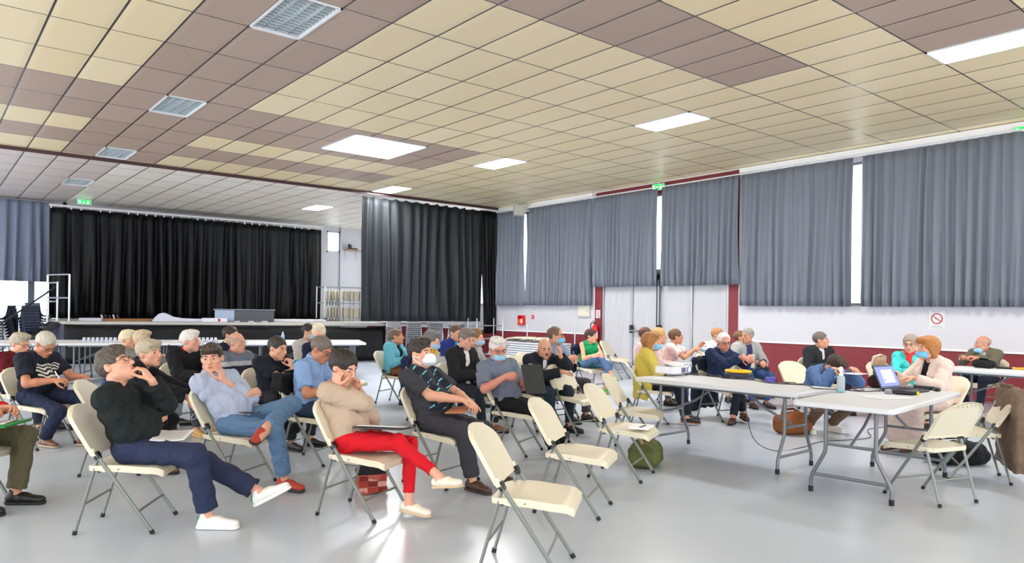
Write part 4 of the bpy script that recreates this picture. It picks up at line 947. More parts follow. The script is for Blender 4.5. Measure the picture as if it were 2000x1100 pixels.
sit('redtrousers', 'woman in a beige sweater and red trousers, legs crossed, hands at her temples, cream shoes', -1.14, 5.17, -21, 'cream folding chair under the woman in red trousers, a patterned bag below it', gap=0.11, h=0.006, fem=True, s=0.97,
    ts=0.99, recl=25, hunch=20, belly=0.03, head=(-6, -20, 0), hair=('short', (44, 36, 33), 0.010), skin=SK1, top=dict(c=(182, 160, 140), sl=1.55, loose=0.014, fold=0.008, hem=0.12, scoop=0.05),
    bottom=dict(c=(202, 22, 36), flare=0.004, end=0.84), R=dict(sp='h', w=(0.100, 0.05, -0.125), f=(-0.10, -0.10, 1.0), n=(-1, 0.1, 0), pole=(0.2, 0.6, -1), curl=0.22), L=dict(sp='h', w=(-0.095, 0.10, -0.17), f=(0.1, -0.1, 1.0), n=(1, 0.1, 0.1), pole=(-0.3, 0.6, -1), curl=0.45),
    rl=dict(a=(0.10, 0.76, 0.33), toe=(0.25, 0.95, 0.18), pole=(-0.25, 0.4, 1)), ll=dict(a=(-0.03, 0.46, 0.10), toe=(0.12, 1, -0.05)), shoes=dict(c=(232, 224, 206), sole=(206, 182, 150), low=True))
sit('respirator', 'man in a dark patterned polo wearing a white moulded respirator, legs apart', -0.66, 6.12, -33, 'cream folding chair under the man with the white respirator', gap=0.10, h=0.006,
    recl=24, hunch=8, belly=0.09, head=(4, 6, 2), hair=('swept', (52, 42, 36)), skin=SK1, mask=dict(cup=True, c=(232, 234, 236)), top=dict(c=(58, 58, 64), sl=0.80, loose=0.014, fold=0.008, collar=(66, 66, 76), extra=[(36, 40, 52), (120, 190, 200)],
    pat=lambda q, b: np.where(np.abs(np.abs(q[:, 0]) - 0.085) < 0.062, np.where((q[:, 1] > -0.02) & (q[:, 2] > -0.24), np.where((np.abs(np.mod(q[:, 2] * 1.0 + q[:, 0] * 0.55, 0.085) - 0.04) < 0.006) & (np.mod(q[:, 0] + 0.3 * q[:, 2], 0.06) < 0.045), 2, 1), 0), 0)),
    bottom=dict(c=(58, 58, 66), flare=0.026), R=dict(w=(0.0, 0.29, 0.70), f=(-0.75, 0.7, -0.25), n=(-0.1, 0.1, -1), curl=0.3, pole=(0.9, -0.1, -0.5)), L=dict(w=(-0.09, 0.31, 0.68), f=(0.5, 0.8, -0.3), n=(0, 0, -1), pole=(-0.9, -0.1, -0.6)), rl=dict(a=(0.10, 0.50, 0.085)), ll=dict(a=(-0.16, 0.62, 0.085), toe=(-0.1, 1, 0)), shoes=dict(c=(74, 50, 42), sole=(58, 44, 38)), ts=1.05)
sit('clipboard', 'white-haired man in a grey shirt and blue mask, holding a black clipboard', -0.06, 7.42, -23, 'cream folding chair under the man with the black clipboard', gap=0.10, h=0.007,
    ts=0.98, recl=20, hunch=12, belly=0.07, twist=-30, head=(-46, -10, 4), hair=('swept', (214, 208, 200)), skin=(206, 138, 118), glasses=(60, 44, 44), mask=dict(c=(150, 198, 222)), top=dict(c=(112, 120, 138), sl=0.85, loose=0.018, fold=0.008, collar=(112, 120, 138)),
    bottom=dict(c=(22, 22, 26), flare=0.03), R=dict(w=(0.27, 0.12, 0.79), f=(-0.5, 0.9, 0.1), n=(-0.6, -0.5, 0), curl=0.7, pole=(0.6, -0.3, -0.9)), L=dict(w=(0.08, 0.27, 0.78), f=(0.5, 0.5, 0.2), n=(0.4, -0.8, 0.0), curl=0.7), rl=dict(a=(0.12, 0.60, 0.085)), ll=dict(a=(-0.05, 0.66, 0.085)), shoes=dict(c=(20, 20, 22), low=True))
# ---- second and third rows, left
sit('whitetuft', 'white-haired man in a dark sweater farthest left of the rows, by the cups table', -5.09, 9.55, -10, None, top=dict(c=(24, 32, 42), sl=1.95, collar=(210, 214, 220)), hair=('swept', (224, 208, 174)), R=LAPR, L=LAPL, far=True, h=0.011, ts=0.86)
sit('arms', 'sandy grey-haired person in a grey jacket with folded arms, behind the leaning man', -4.49, 8.75, -10, 'cream folding chair hidden behind the leaning man, under the person in grey', top=dict(c=(128, 126, 122), sl=1.95, loose=0.02), hair=('swept', (196, 176, 146)), R=FOLDR, L=FOLDL, bottom=dict(c=(150, 158, 172)), far=True, h=0.01, head=(-10, 0, 0), ts=0.92)
sit('redcollar', 'white-haired man in a black sweater with a red collar, holding papers', -3.75, 8.40, -36, 'cream folding chair of the white-haired man in the black sweater',
    recl=6, hunch=12, head=(30, 4, 0), hair=('swept', (222, 214, 204), 0.004), skin=(214, 152, 134), top=dict(c=(22, 23, 26), sl=1.92, loose=0.02, collar=(200, 40, 40)), bottom=dict(c=(70, 74, 86)), R=dict(w=(0.10, 0.40, 0.66), f=(-0.2, 0.9, -0.3), n=(-0.6, 0, -0.8), curl=0.5), L=dict(w=(-0.10, 0.42, 0.66), f=(0.2, 0.9, -0.3), n=(0.6, 0, -0.8), curl=0.5), rl=dict(a=(0.12, 0.42, 0.085)), shoes=dict(c=(198, 156, 92), sole=(214, 182, 120)), ts=0.96)
sit('navyback', 'dark-haired man in navy and a blue mask behind the bald man in stripes', -3.73, 9.55, -20, None, top=dict(c=(28, 38, 58), sl=1.95), hair=('short', (48, 36, 32)), skin=SK1, mask=dict(c=(140, 190, 226)), head=(8, 0, 0), R=LAPR, L=LAPL, far=True, h=0.01, ts=1.04)
sit('bald_stripe', 'bald man with glasses in a grey and navy striped sweater with a red collar', -3.16, 8.42, -30, 'cream folding chair of the bald man in the striped sweater',
    recl=16, hunch=10, head=(16, 2, 0), hair=('bald', (176, 150, 130)), skin=(206, 150, 126), glasses=(196, 186, 170), top=dict(c=(104, 112, 130), sl=1.92, loose=0.02, collar=(188, 36, 44), extra=[(176, 176, 184), (34, 38, 58)], pat=stripes((-0.02, 0.035, 1), (-0.6, -0.02, 2))), bottom=dict(c=(54, 58, 68)), R=LAPR, L=LAPL, rl=dict(a=(0.1, 0.45, 0.085)), ll=crossed(-1), ts=0.93)
sit('polo', 'dark-haired man in a navy polo with white sleeve edging, hand over his mouth', -2.52, 7.65, -28, 'cream folding chair of the man in the navy polo',
    recl=10, hunch=22, head=(4, -10, 0), hair=('short', (56, 46, 40)), skin=SK1, top=dict(c=(24, 30, 42), sl=0.72, loose=0.018, collar=(24, 30, 42)), bottom=dict(c=(34, 36, 44)), L=dict(sp='h', w=(-0.03, 0.22, -0.16), f=(0.1, -0.55, 0.75), n=(0.1, -1, -0.3), pole=(-0.5, 0.8, -0.9), curl=0.7), R=dict(w=(-0.12, 0.26, 0.82), f=(-0.9, 0.3, 0.1), n=(0, -1, 0), pole=(0.9, 0.2, -0.8)), rl=dict(a=(0.13, 0.42, 0.085)), shoes=dict(c=(28, 28, 34)), ts=0.93)
sit('bluepolo', 'man in a light blue polo with short grey hair and glasses, head bowed', -1.90, 6.85, -16, 'cream folding chair of the man in the light blue polo',
    recl=8, hunch=26, belly=0.04, head=(-4, -26, 0), hair=('short', (112, 100, 92)), skin=SK3, glasses=(40, 36, 36), top=dict(c=(134, 164, 208), sl=0.78, loose=0.014, fold=0.007, collar=(140, 170, 212)), bottom=dict(c=(44, 58, 84), flare=0.02), R=dict(w=(0.12, 0.33, 0.70), f=(-0.4, 0.9, 0), n=(-0.3, 0, -1), curl=0.5), L=dict(w=(-0.10, 0.34, 0.70), f=(0.4, 0.9, 0), n=(0.3, 0, -1), curl=0.5), rl=dict(a=(0.02, 0.44, 0.085)), ll=crossed(-1, y=0.76, z=0.42), shoes=dict(c=(46, 40, 40), sole=(214, 206, 196)), ts=1.05)
sit('farmask', 'dark-haired man in a pale grey shirt with a blue mask, at the far white table', -2.99, 10.6, -30, None, top=dict(c=(190, 188, 186), sl=1.95), hair=('short', (40, 32, 30)), skin=SK2, mask=dict(c=(150, 200, 226)), head=(6, 0, 0), R=LAPR, L=LAPL, far=True, h=0.011, ts=1.10)
sit('blondnavy', 'white-blond haired woman in navy beside the dark-haired man with a blue mask', -2.60, 9.7, -35, None, fem=True, top=dict(c=(26, 32, 58), sl=1.95), hair=('swept', (232, 214, 184), 0.006), skin=SK4, head=(-50, -4, 0), R=LAPR, L=LAPL, far=True, h=0.01, ts=1.11)
# ---- middle
sit('turquoise', 'woman in a turquoise puffer jacket over black, short brown hair, notes in her hand', -1.82, 11.2, -22, 'cream folding chair of the woman in the turquoise jacket', fem=True, h=0.009,
    recl=4, hunch=8, head=(18, 4, 0), hair=('short', (112, 90, 72)), skin=SK2, top=dict(c=(26, 26, 30), sl=1.9), jacket=dict(c=(104, 178, 200), open=0.10, low=0.5), bottom=dict(c=(120, 74, 50)), R=dict(w=(0.06, 0.30, 0.70), f=(-0.6, 0.8, 0), n=(0, 0, -1)), L=dict(w=(-0.10, 0.36, 0.72), f=(0.5, 0.8, 0.1), n=(0.2, 0, -1), curl=0.5), rl=dict(a=(0.1, 0.4, 0.085)), ll=crossed(-1), shoes=dict(c=(120, 60, 48)), ts=0.91)
sit('yellowscarf', 'grey-haired woman with a blue mask and a mustard scarf behind the man with the respirator', -1.09, 9.5, -25, 'cream folding chair with a navy jacket on it, behind the man with the respirator', fem=True, far=True, h=0.01,
    head=(4, -6, 0), hair=('swept', (112, 108, 106), 0.008), skin=SK4, mask=dict(c=(158, 196, 224)), top=dict(c=(206, 184, 150), sl=1.9), scarf=(222, 166, 36), bottom=dict(c=(36, 40, 66)), R=LAPR, L=LAPL, ts=0.95)
sit('bluejacket', 'man in a royal blue jacket and brown hair in front of the stacked grey chairs', -0.88, 11.0, -40, 'cream folding chair of the man in the blue jacket', far=True, h=0.01,
    head=(-10, -6, 0), hair=('short', (92, 70, 56)), skin=SK1, top=dict(c=(30, 160, 214), sl=1.9), jacket=dict(c=(34, 52, 128), open=0.06, low=0.3), bottom=dict(c=(50, 50, 60)), R=LAPR, L=LAPL, ts=1.10)
sit('suit', 'man in a black suit and white shirt with grey sideburns, looking down', -0.61, 8.75, -38, 'cream folding chair of the man in the black suit', h=0.008,
    recl=6, hunch=16, head=(-4, -14, 0), hair=('swept', (122, 110, 100)), skin=(214, 158, 138), top=dict(c=(232, 230, 226), sl=1.9, collar=(236, 236, 234)), jacket=dict(c=(30, 30, 34), open=0.08, low=0.35), bottom=dict(c=(34, 40, 50)), R=dict(w=(0.04, 0.30, 0.68), f=(-0.6, 0.8, -0.1), n=(0, 0, -1)), L=dict(w=(-0.02, 0.34, 0.67), f=(0.5, 0.8, -0.1), n=(0, 0, -1)), rl=dict(a=(0.11, 0.45, 0.085)), shoes=dict(c=(140, 92, 66)), ts=1.10)
sit('behindsuit', 'brown-haired woman with a mask half hidden behind the man in the black suit', -0.53, 10.0, -25, None, fem=True, far=True, h=0.011, head=(0, 0, 0), hair=('short', (126, 92, 62), 0.008), skin=SK1, mask=dict(c=(160, 196, 226)), top=dict(c=(170, 170, 172), sl=1.9), R=LAPR, L=LAPL, ts=1.02)
sit('moustache', 'bald man with a moustache in a black suit leaning forward, hand raised to his chest', 0.29, 8.95, -48, 'cream folding chair of the bald man with a moustache', h=0.008,
    ts=0.91, recl=-6, hunch=18, head=(-30, -8, 4), hair=('none', (60, 46, 40)), brow=(50, 38, 32), stache=(70, 48, 38), skin=(206, 150, 124), top=dict(c=(232, 232, 236), sl=1.9, collar=(236, 236, 238)), jacket=dict(c=(26, 32, 40), open=0.075, low=0.3, tails=0.18), bottom=dict(c=(34, 48, 62)), L=dict(w=(-0.02, 0.42, 0.90), f=(0.3, 0.3, 1), n=(0.5, -0.7, 0.1), curl=0.5, pole=(-0.9, 0.2, -0.6)), R=dict(w=(0.0, 0.46, 0.72), f=(-0.9, 0.4, 0), n=(0, 0, -1)), rl=dict(a=(0.12, 0.42, 0.085)), ll=dict(a=(-0.10, 0.5, 0.085)), shoes=dict(c=(36, 34, 40)))
sit('armsfolded', 'man with a blue mask and glasses in a grey-blue short sleeved shirt, arms folded', 0.56, 9.8, -46, 'cream folding chair of the man with folded arms', h=0.008,
    recl=6, hunch=10, belly=0.07, head=(30, 2, 0), hair=('recede', (110, 88, 70)), skin=SK2, glasses=(50, 44, 44), mask=dict(c=(120, 190, 222)), top=dict(c=(128, 140, 164), sl=0.85, loose=0.016, collar=(128, 140, 164)), bottom=dict(c=(66, 66, 72), flare=0.024), R=FOLDR, L=FOLDL, watch=-1, rl=dict(a=(0.14, 0.46, 0.085)), ll=dict(a=(-0.16, 0.46, 0.085)), shoes=dict(c=(60, 48, 44)), ts=1.12)
sit('green', 'smiling woman in a sleeveless green top and jeans, legs crossed', 1.41, 13.2, -62, 'cream folding chair with a navy coat, under the woman in the green top', fem=True, h=0.009, s=1.02,
    recl=4, hunch=8, head=(28, -2, 0), hair=('short', (66, 42, 36), 0.006), skin=(226, 172, 140), top=dict(c=(18, 150, 92), sl=0, hem=0.1, scoop=0.04), bottom=dict(c=(92, 122, 166), end=0.86, flare=0.006), R=dict(w=(0.03, 0.30, 0.68), f=(-0.6, 0.8, 0), n=(0, 0, -1)), L=dict(w=(-0.02, 0.34, 0.70), f=(0.5, 0.8, 0), n=(0, 0, -1)), rl=crossed(1, y=0.62, x=-0.05), ll=dict(a=(-0.05, 0.42, 0.09)), shoes=dict(c=(70, 190, 84), sole=(214, 200, 150), low=True), ts=0.84)
sit('mustard', 'woman in a mustard yellow jacket with a brown bob and blue mask', 1.76, 9.55, -6, 'cream folding chair of the woman in the mustard jacket', fem=True, h=0.007, s=1.0,
    recl=2, hunch=10, belly=0.06, head=(-14, 4, 0), hair=('bob', (164, 112, 62), 0.012), skin=SK1, mask=dict(c=(124, 188, 226)), top=dict(c=(34, 30, 32), sl=1.9), jacket=dict(c=(208, 186, 86), open=0.06, low=0.4, tails=0.20), bottom=dict(c=(26, 28, 38), flare=0.04, end=0.92), R=dict(w=(0.10, 0.34, 0.70), f=(-0.4, 0.9, 0), n=(0, 0, -1)), L=dict(w=(-0.08, 0.34, 0.70), f=(0.4, 0.9, 0), n=(0, 0, -1)), rl=dict(a=(0.16, 0.52, 0.10), toe=(0.3, 1, -0.05)), ll=dict(a=(-0.10, 0.55, 0.10), toe=(0.1, 1, -0.05)), shoes=dict(c=(26, 24, 26), sole=(140, 96, 60), low=True), ts=0.99)
sit('pinkback', 'person in a pale pink shirt with dark brown hair hidden behind the woman in mustard', 2.08, 11.5, -20, None, far=True, h=0.011, top=dict(c=(226, 196, 196), sl=1.9), hair=('short', (96, 62, 44)), head=(20, 0, 0), bottom=dict(c=(80, 90, 120)), R=LAPR, L=LAPL, ts=1.06)
sit('pinkblond', 'blond person in pale pink just showing past the woman in mustard', 2.17, 10.9, -10, None, far=True, fem=True, h=0.011, top=dict(c=(228, 200, 198), sl=1.9), hair=('short', (206, 164, 106), 0.006), head=(0, 0, 0), bottom=dict(c=(70, 86, 130)), R=LAPR, L=LAPL, ts=1.07)
sit('pinktee', 'woman in a pale pink t-shirt with short brown hair, holding up a mask', 2.56, 11.7, -8, 'cream folding chair of the woman in the pale pink t-shirt', fem=True, h=0.009,
    recl=0, hunch=8, twist=-14, head=(4, 2, 0), hair=('short', (110, 78, 54), 0.004), skin=SK2, top=dict(c=(236, 208, 206), sl=0.7, loose=0.02, scoop=0.04), bottom=dict(c=(40, 56, 100)), R=dict(w=(0.10, 0.36, 0.86), f=(-0.2, 0.95, 0.2), n=(-0.8, 0, -0.4), curl=0.6), L=dict(w=(-0.08, 0.46, 0.90), f=(0.1, 0.7, 0.7), n=(0.7, 0, -0.2), curl=0.6), rl=dict(a=(0.14, 0.42, 0.085)), ll=dict(a=(-0.12, 0.44, 0.085)), shoes=dict(c=(190, 110, 70)), ts=1.00)
sit('whiteshirt', 'fair-haired man in a white shirt behind the man in the navy sweater', 3.43, 12.2, -60, 'cream folding chair of the man in the white shirt', h=0.009, far=True, head=(20, 0, 0), hair=('short', (176, 128, 84)), skin=SK1, top=dict(c=(236, 232, 234), sl=0.95, loose=0.02, collar=(236, 232, 234)), bottom=dict(c=(40, 46, 64)), R=dict(w=(0.12, 0.28, 0.70)), L=dict(w=(-0.12, 0.28, 0.70)), ts=1.04)
sit('navytable', 'white-haired man with dark glasses in a navy v-neck sweater, hands over the yellow cable box', 2.82, 9.95, -58, 'cream folding chair of the white-haired man in navy, a dark coat hung on it', h=0.007, gap=0.08,
    recl=2, hunch=18, belly=0.05, twist=0, head=(-26, -10, 4), hair=('recede', (222, 216, 212)), skin=(206, 140, 120), glasses=(44, 30, 32), top=dict(c=(30, 44, 76), sl=1.85, loose=0.02, fold=0.007, collar=(150, 180, 220), scoop=0.035), bottom=dict(c=(26, 30, 44)), R=dict(w=(0.02, 0.44, 0.87), f=(-0.1, 0.9, -0.25), n=(-0.7, 0, -0.7), curl=0.55), L=dict(w=(-0.16, 0.42, 0.87), f=(0.55, 0.75, -0.2), n=(0.4, 0, -0.9), curl=0.5), rl=dict(a=(-0.02, 0.44, 0.13), toe=(0.6, 0.9, -0.05)), ll=dict(a=(0.20, 0.46, 0.085), toe=(0.9, 0.5, 0)), shoes=dict(c=(72, 46, 38), rough=0.25), ts=1.03)
sit('greycardigan', 'grey-haired man in a pale grey cardigan over a dark checked shirt, turned to his left', 3.71, 11.5, -80, 'cream folding chair of the man in the grey cardigan', h=0.008,
    recl=2, hunch=8, lean=0, head=(-64, 2, 0), hair=('short', (152, 146, 138)), skin=SK2, top=dict(c=(56, 62, 98), sl=1.9, collar=(190, 186, 200)), jacket=dict(c=(164, 164, 164), sl=1.5, open=0.085, low=0.6), bottom=dict(c=(58, 84, 134)), R=dict(w=(0.30, 0.40, 0.70), f=(-0.1, 0.9, -0.4), n=(-0.6, 0, -0.6)), L=dict(w=(-0.1, 0.36, 0.70)), rl=dict(a=(0.10, 0.42, 0.085)), shoes=dict(c=(60, 44, 40)), ts=1.08)
sit('covered', 'person with brown hair mostly hidden behind the man in the grey cardigan', 3.92, 12.6, -40, None, far=True, h=0.011, fem=True, top=dict(c=(30, 32, 40), sl=1.9), hair=('short', (120, 86, 60)), head=(20, 0, 0), skin=SK1, R=dict(sp='h', w=(0.05, 0.16, -0.14), f=(-0.1, -0.5, 0.9), n=(-0.5, -0.6, 0)), L=LAPL, ts=0.92)
sit('smiling', 'smiling man with short grey hair in a black zip sweater', 4.62, 10.9, -78, 'cream folding chair of the smiling man in the black sweater', h=0.008,
    recl=6, hunch=8, head=(42, 2, 4), hair=('short', (112, 102, 94)), skin=(218, 158, 130), top=dict(c=(222, 214, 218), sl=1.9, collar=(226, 220, 226)), jacket=dict(c=(38, 42, 46), name='zip_sweater', open=0.05, low=0.12), bottom=dict(c=(40, 44, 56)), R=LAPR, L=LAPL, ts=1.00)
sit('crouching', 'man in a blue jacket and brown trousers crouching behind the tables, head bowed', 3.74, 9.0, -72, None, h=0.007, seat=0.33,
    recl=-22, ts=1.06, hunch=26, head=(6, -48, 0), hair=('swept', (58, 40, 32), 0.010), skin=SK1, mask=dict(c=(140, 200, 226)), top=dict(c=(28, 28, 34), sl=1.9), jacket=dict(c=(84, 112, 158), open=0.07, low=0.3), bottom=dict(c=(104, 84, 70), flare=0.02), R=dict(w=(0.10, 0.46, 0.80), f=(-0.3, 0.9, 0), n=(0, 0, -1), curl=0.6), L=dict(w=(-0.16, 0.46, 0.80), f=(0.3, 0.9, 0), n=(0, 0, -1)), rl=dict(a=(0.16, 0.10, 0.085), toe=(0.3, 1, 0), pole=(0.3, 1, 0.6)), ll=dict(a=(-0.16, 0.12, 0.085), toe=(-0.2, 1, 0), pole=(-0.3, 1, 0.6)), shoes=dict(c=(228, 228, 226), sole=(236, 236, 234)))
sit('redscarf', 'grey-haired woman in a turquoise jacket and red scarf behind the woman at the laptop', 5.27, 9.6, -110, 'cream folding chair of the woman in the red scarf', fem=True, h=0.008, head=(-20, -6, 0), hair=('short', (150, 136, 124), 0.006), skin=SK1, glasses=(90, 80, 84), top=dict(c=(70, 196, 194), sl=1.9), scarf=(226, 62, 58), bottom=dict(c=(60, 60, 74)), R=dict(w=(0.08, 0.38, 0.72), f=(-0.3, 0.9, 0.1), n=(0, 0, -1)), L=dict(w=(-0.06, 0.38, 0.72), f=(0.3, 0.9, 0.1), n=(0, 0, -1)), ts=1.03)
sit('laptop', 'woman with auburn hair in a pale pink blazer and long skirt beside the laptop', 4.54, 7.75, 192, 'cream folding chair of the woman in the pale pink blazer', fem=True, h=0.006, s=1.01,
    recl=0, hunch=12, head=(-6, 0, 0), hair=('bob', (178, 116, 62), 0.008), skin=(226, 168, 142), mask=dict(c=(120, 190, 230)), top=dict(c=(22, 24, 28), sl=1.8, scoop=0.05), jacket=dict(c=(226, 204, 194), sl=1.85, open=0.085, low=0.55, name='blazer'), bottom=dict(c=(206, 184, 176), skirt=True, end=0.92), R=dict(w=(0.16, 0.40, 0.80), f=(-0.35, 0.9, 0.05), n=(0, 0.1, -1), curl=0.3), L=dict(w=(-0.10, 0.38, 0.79), f=(0.3, 0.95, 0), n=(0, 0.1, -1), curl=0.25), watch=1, rl=dict(a=(0.06, 0.44, 0.10), toe=(0, 1, -0.1)), ll=dict(a=(-0.12, 0.38, 0.10)), shoes=dict(c=(112, 72, 56), sole=(70, 48, 40), low=True), ts=1.09)
sit('olive', 'bald man with a lowered blue mask and olive cardigan by the red wall', 7.33, 11.2, -150, 'cream folding chair of the bald man at the far right table', h=0.008,
    recl=2, hunch=16, belly=0.05, head=(-38, -4, 0), hair=('bald', (190, 150, 130)), skin=(206, 142, 116), glasses=(200, 190, 186), mask=dict(c=(150, 200, 232), dz=-0.03), top=dict(c=(150, 158, 132), sl=1.9, extra=[(226, 224, 216)], pat=stripes((-0.14, -0.08, 1), (0.0, 0.05, 1), (0.1, 0.14, 1))), jacket=dict(c=(106, 100, 84), open=0.10, low=0.55), bottom=dict(c=(24, 30, 46)), R=dict(w=(0.10, 0.48, 0.82), f=(-0.6, 0.75, 0.2), n=(-0.2, 0, -1), curl=0.5), L=dict(w=(-0.10, 0.48, 0.82), f=(0.6, 0.75, 0.2), n=(0.2, 0, -1), curl=0.5), rl=dict(a=(0.12, 0.3, 0.085)), ll=dict(a=(-0.12, 0.42, 0.085)), shoes=dict(c=(40, 40, 46)), ts=0.94)
# ================================================================== things held, worn over chairs and lying about
PAPER = mat('white paper', (238, 238, 240), 0.7, var=0.02, bscale=30)
INK = mat('printed grey text', (120, 122, 130), 0.8, var=0.05, bscale=60)
def sheets(w, h, t=0.004, lines=9, curl=0.0, cover=None):
    """a few sheets of paper with faint text lines; curl bends them"""
    m = MB(); P, Q = [], []
    for i in range(9):
        x = -w / 2 + w * i / 8; P.append([(x, -h / 2 + h * j / 6, t + curl * (2 * i / 8 - 1) ** 2) for j in range(7)]); Q.append([(p[0], p[1], p[2] - t) for p in P[-1]])
    m.grid(P); m.grid([r[::-1] for r in Q])
    b = [P[i][0] for i in range(9)] + [P[8][j] for j in range(7)] + [P[i][6] for i in reversed(range(9))] + [P[0][j] for j in reversed(range(7))]
    n = len(b); m.add(b + [(x, y, z - t) for x, y, z in b], [(i, (i + 1) % n, n + (i + 1) % n, n + i) for i in range(n)])
    k = len(m.f)
    for r in range(lines):
        y = h * 0.38 - h * 0.76 * r / max(1, lines - 1); wd = w * (0.72 if r % 3 else 0.5)
        m.grid([[(x, y + dy, t + curl * (2 * (x + w / 2) / w - 1) ** 2 + 0.0006) for dy in (-0.002, 0.002)] for x in np.linspace(-w * 0.38, -w * 0.38 + wd, 6)], mi=1)
    return m
def put(o, key, loc, eul=(0, 0, 0)):
    P = PEOPLE[key]; r = P['root']; M0 = Matrix.Translation(r.location) @ Matrix.Rotation(r.rotation_euler[2], 4, 'Z')
    from mathutils import Euler
    o.matrix_world = M0 @ Matrix.Translation(Vector(loc)) @ Euler([math.radians(k) for k in eul]).to_matrix().to_4x4(); return o
def place(o, x, y, z, rz=0): o.location = (x, y, z); o.rotation_euler = (0, 0, math.radians(rz)); return o
def paper(label, key, loc, eul, w=0.21, h=0.297, curl=0.0, t=0.004, lines=9, mats=None, group='papers held by the audience', name='paper'):
    return tag(put(sheets(w, h, t, lines, curl).build(name, mats or [PAPER, INK]), key, loc, eul), label, 'paper', group)
def mid(key, f=0.5):
    a = PEOPLE[key]['arms']; return a[-1][2] * (1 - f) + a[1][2] * f
# green folder with a sheet on it
o = MB(); o.box((0, 0, 0.003), (0.33, 0.25, 0.006), mi=0); o.box((0, 0.002, 0.009), (0.33, 0.25, 0.002), Matrix.Rotation(0.01, 3, 'X'), mi=0)
tag(put(o.build('document_folder', mat('green card', (20, 138, 66), 0.5, var=0.05, bscale=20)), 'folder', (0.06, 0.44, 0.600), (3, 0, 12)), 'bright green card folder on the knees at the left edge', 'folder')
paper('white sheet lying on the bright green folder', 'folder', (0.05, 0.41, 0.613), (3, 0, 20), w=0.2, h=0.16)
paper('white sheets under the pen of the man in the printed t-shirt', 'tshirt', (-0.13, 0.46, 0.665), (14, 0, -8), w=0.24, h=0.2)
o = MB(); o.tube([(0, 0, 0), (0.02, -0.05, 0.13)], 0.005, 8); tag(put(o.build('pen', mat('white pen', (235, 236, 238), 0.3, var=0.02)), 'tshirt', (0.08, 0.43, 0.66), (10, 0, 0)), 'white pen in the hand of the man in the printed t-shirt', 'pen')
paper('white sheets lying on the thigh of the man with white sneakers', 'chin', (-0.01, 0.25, 0.577), (-3, 0, -85), w=0.21, h=0.30, curl=0.008, lines=12)
paper('white sheets held by the man in the black fleece leaning forward', 'leaning', (0.12, 0.82, 0.615), (-20, 10, -40), curl=0.02)
def mask_thing(label, key, loc, eul, c=(150, 205, 222)):
    P = []
    for i in range(13):
        u = -1 + i / 6; P.append([(u * 0.085, (v - 0.5) * 0.085, 0.03 * (1 - u * u) * math.sin(math.pi * v) + 0.003 * math.sin(v * 25)) for v in [j / 10 for j in range(11)]])
    m = MB(); m.grid(P); o = m.build('face_mask', cloth(c, bump=0.05), solid=0.003, angle=80)
    for sx in (-1, 1):
        l = MB(); l.tube([(sx * 0.083, 0.038, 0), (sx * 0.13, 0.02, -0.01), (sx * 0.13, -0.02, -0.01), (sx * 0.083, -0.038, 0)], 0.0018, 6); l.build('ear_loop', cloth((236, 236, 238)), o)
    return tag(put(o, key, loc, eul), label, 'face mask')
mask_thing('pale blue mask dangling from the hand of the man in the black fleece', 'leaning', (0.20, 0.80, 0.54), (60, 20, -50), (156, 210, 226))
o = MB(); o.box((0, 0, 0), (0.075, 0.15, 0.009)); tag(put(o.build('phone', mat('dark phone glass', (30, 32, 38), 0.2, var=0.05), bevel=0.003), 'bluecheek', (0.10, 0.20, 0.610), (-4, 0, 70)), 'dark phone lying on the thigh of the man in the pale blue shirt', 'phone')
paper('white sheets held low by the white-haired man in the black sweater', 'redcollar', (0.02, 0.52, 0.66), (-15, 8, 10), curl=0.015)
paper('white folded sheet on the lap of the bald man in the striped sweater', 'bald_stripe', (0.02, 0.34, 0.645), (25, 0, 0), w=0.16, h=0.2)
mask_thing('bright blue mask in the crook of the arm of the man in the navy polo', 'polo', (-0.10, 0.26, 0.86), (60, 0, 10), (80, 170, 220))
# black folder with papers on the lap of the woman in red
o = MB(); o.box((0, 0, 0.006), (0.34, 0.26, 0.012)); fo = tag(put(o.build('document_folder', mat('black card', (26, 26, 30), 0.45, var=0.05, bscale=40), bevel=0.003), 'redtrousers', (0.03, 0.28, 0.605), (6, 0, -80)), 'black folder lying on the lap of the woman in red trousers', 'folder')
paper('printed sheets on the black folder of the woman in red trousers', 'redtrousers', (0.03, 0.28, 0.619), (8, 0, -80), w=0.29, h=0.21, lines=11)
o = MB(); o.box((0, 0, 0.004), (0.23, 0.16, 0.008)); tag(put(o.build('envelope', mat('brown kraft envelope', (190, 126, 88), 0.7, var=0.06, bscale=30), bevel=0.003), 'respirator', (0.0, 0.27, 0.610), (4, 6, 20)), 'brown envelope under the hands of the man with the white respirator', 'envelope')
paper('white notes held by the woman in the turquoise jacket', 'turquoise', (0.0, 0.40, 0.71), (10, 0, 20), w=0.16, h=0.2)
paper('white sheet held upright by the woman in the mustard scarf', 'yellowscarf', (0.22, 0.30, 0.74), (50, 0, -60))
paper('white sheet in front of the woman half hidden behind the black suit', 'behindsuit', (0.14, 0.46, 0.92), (30, 0, -30))
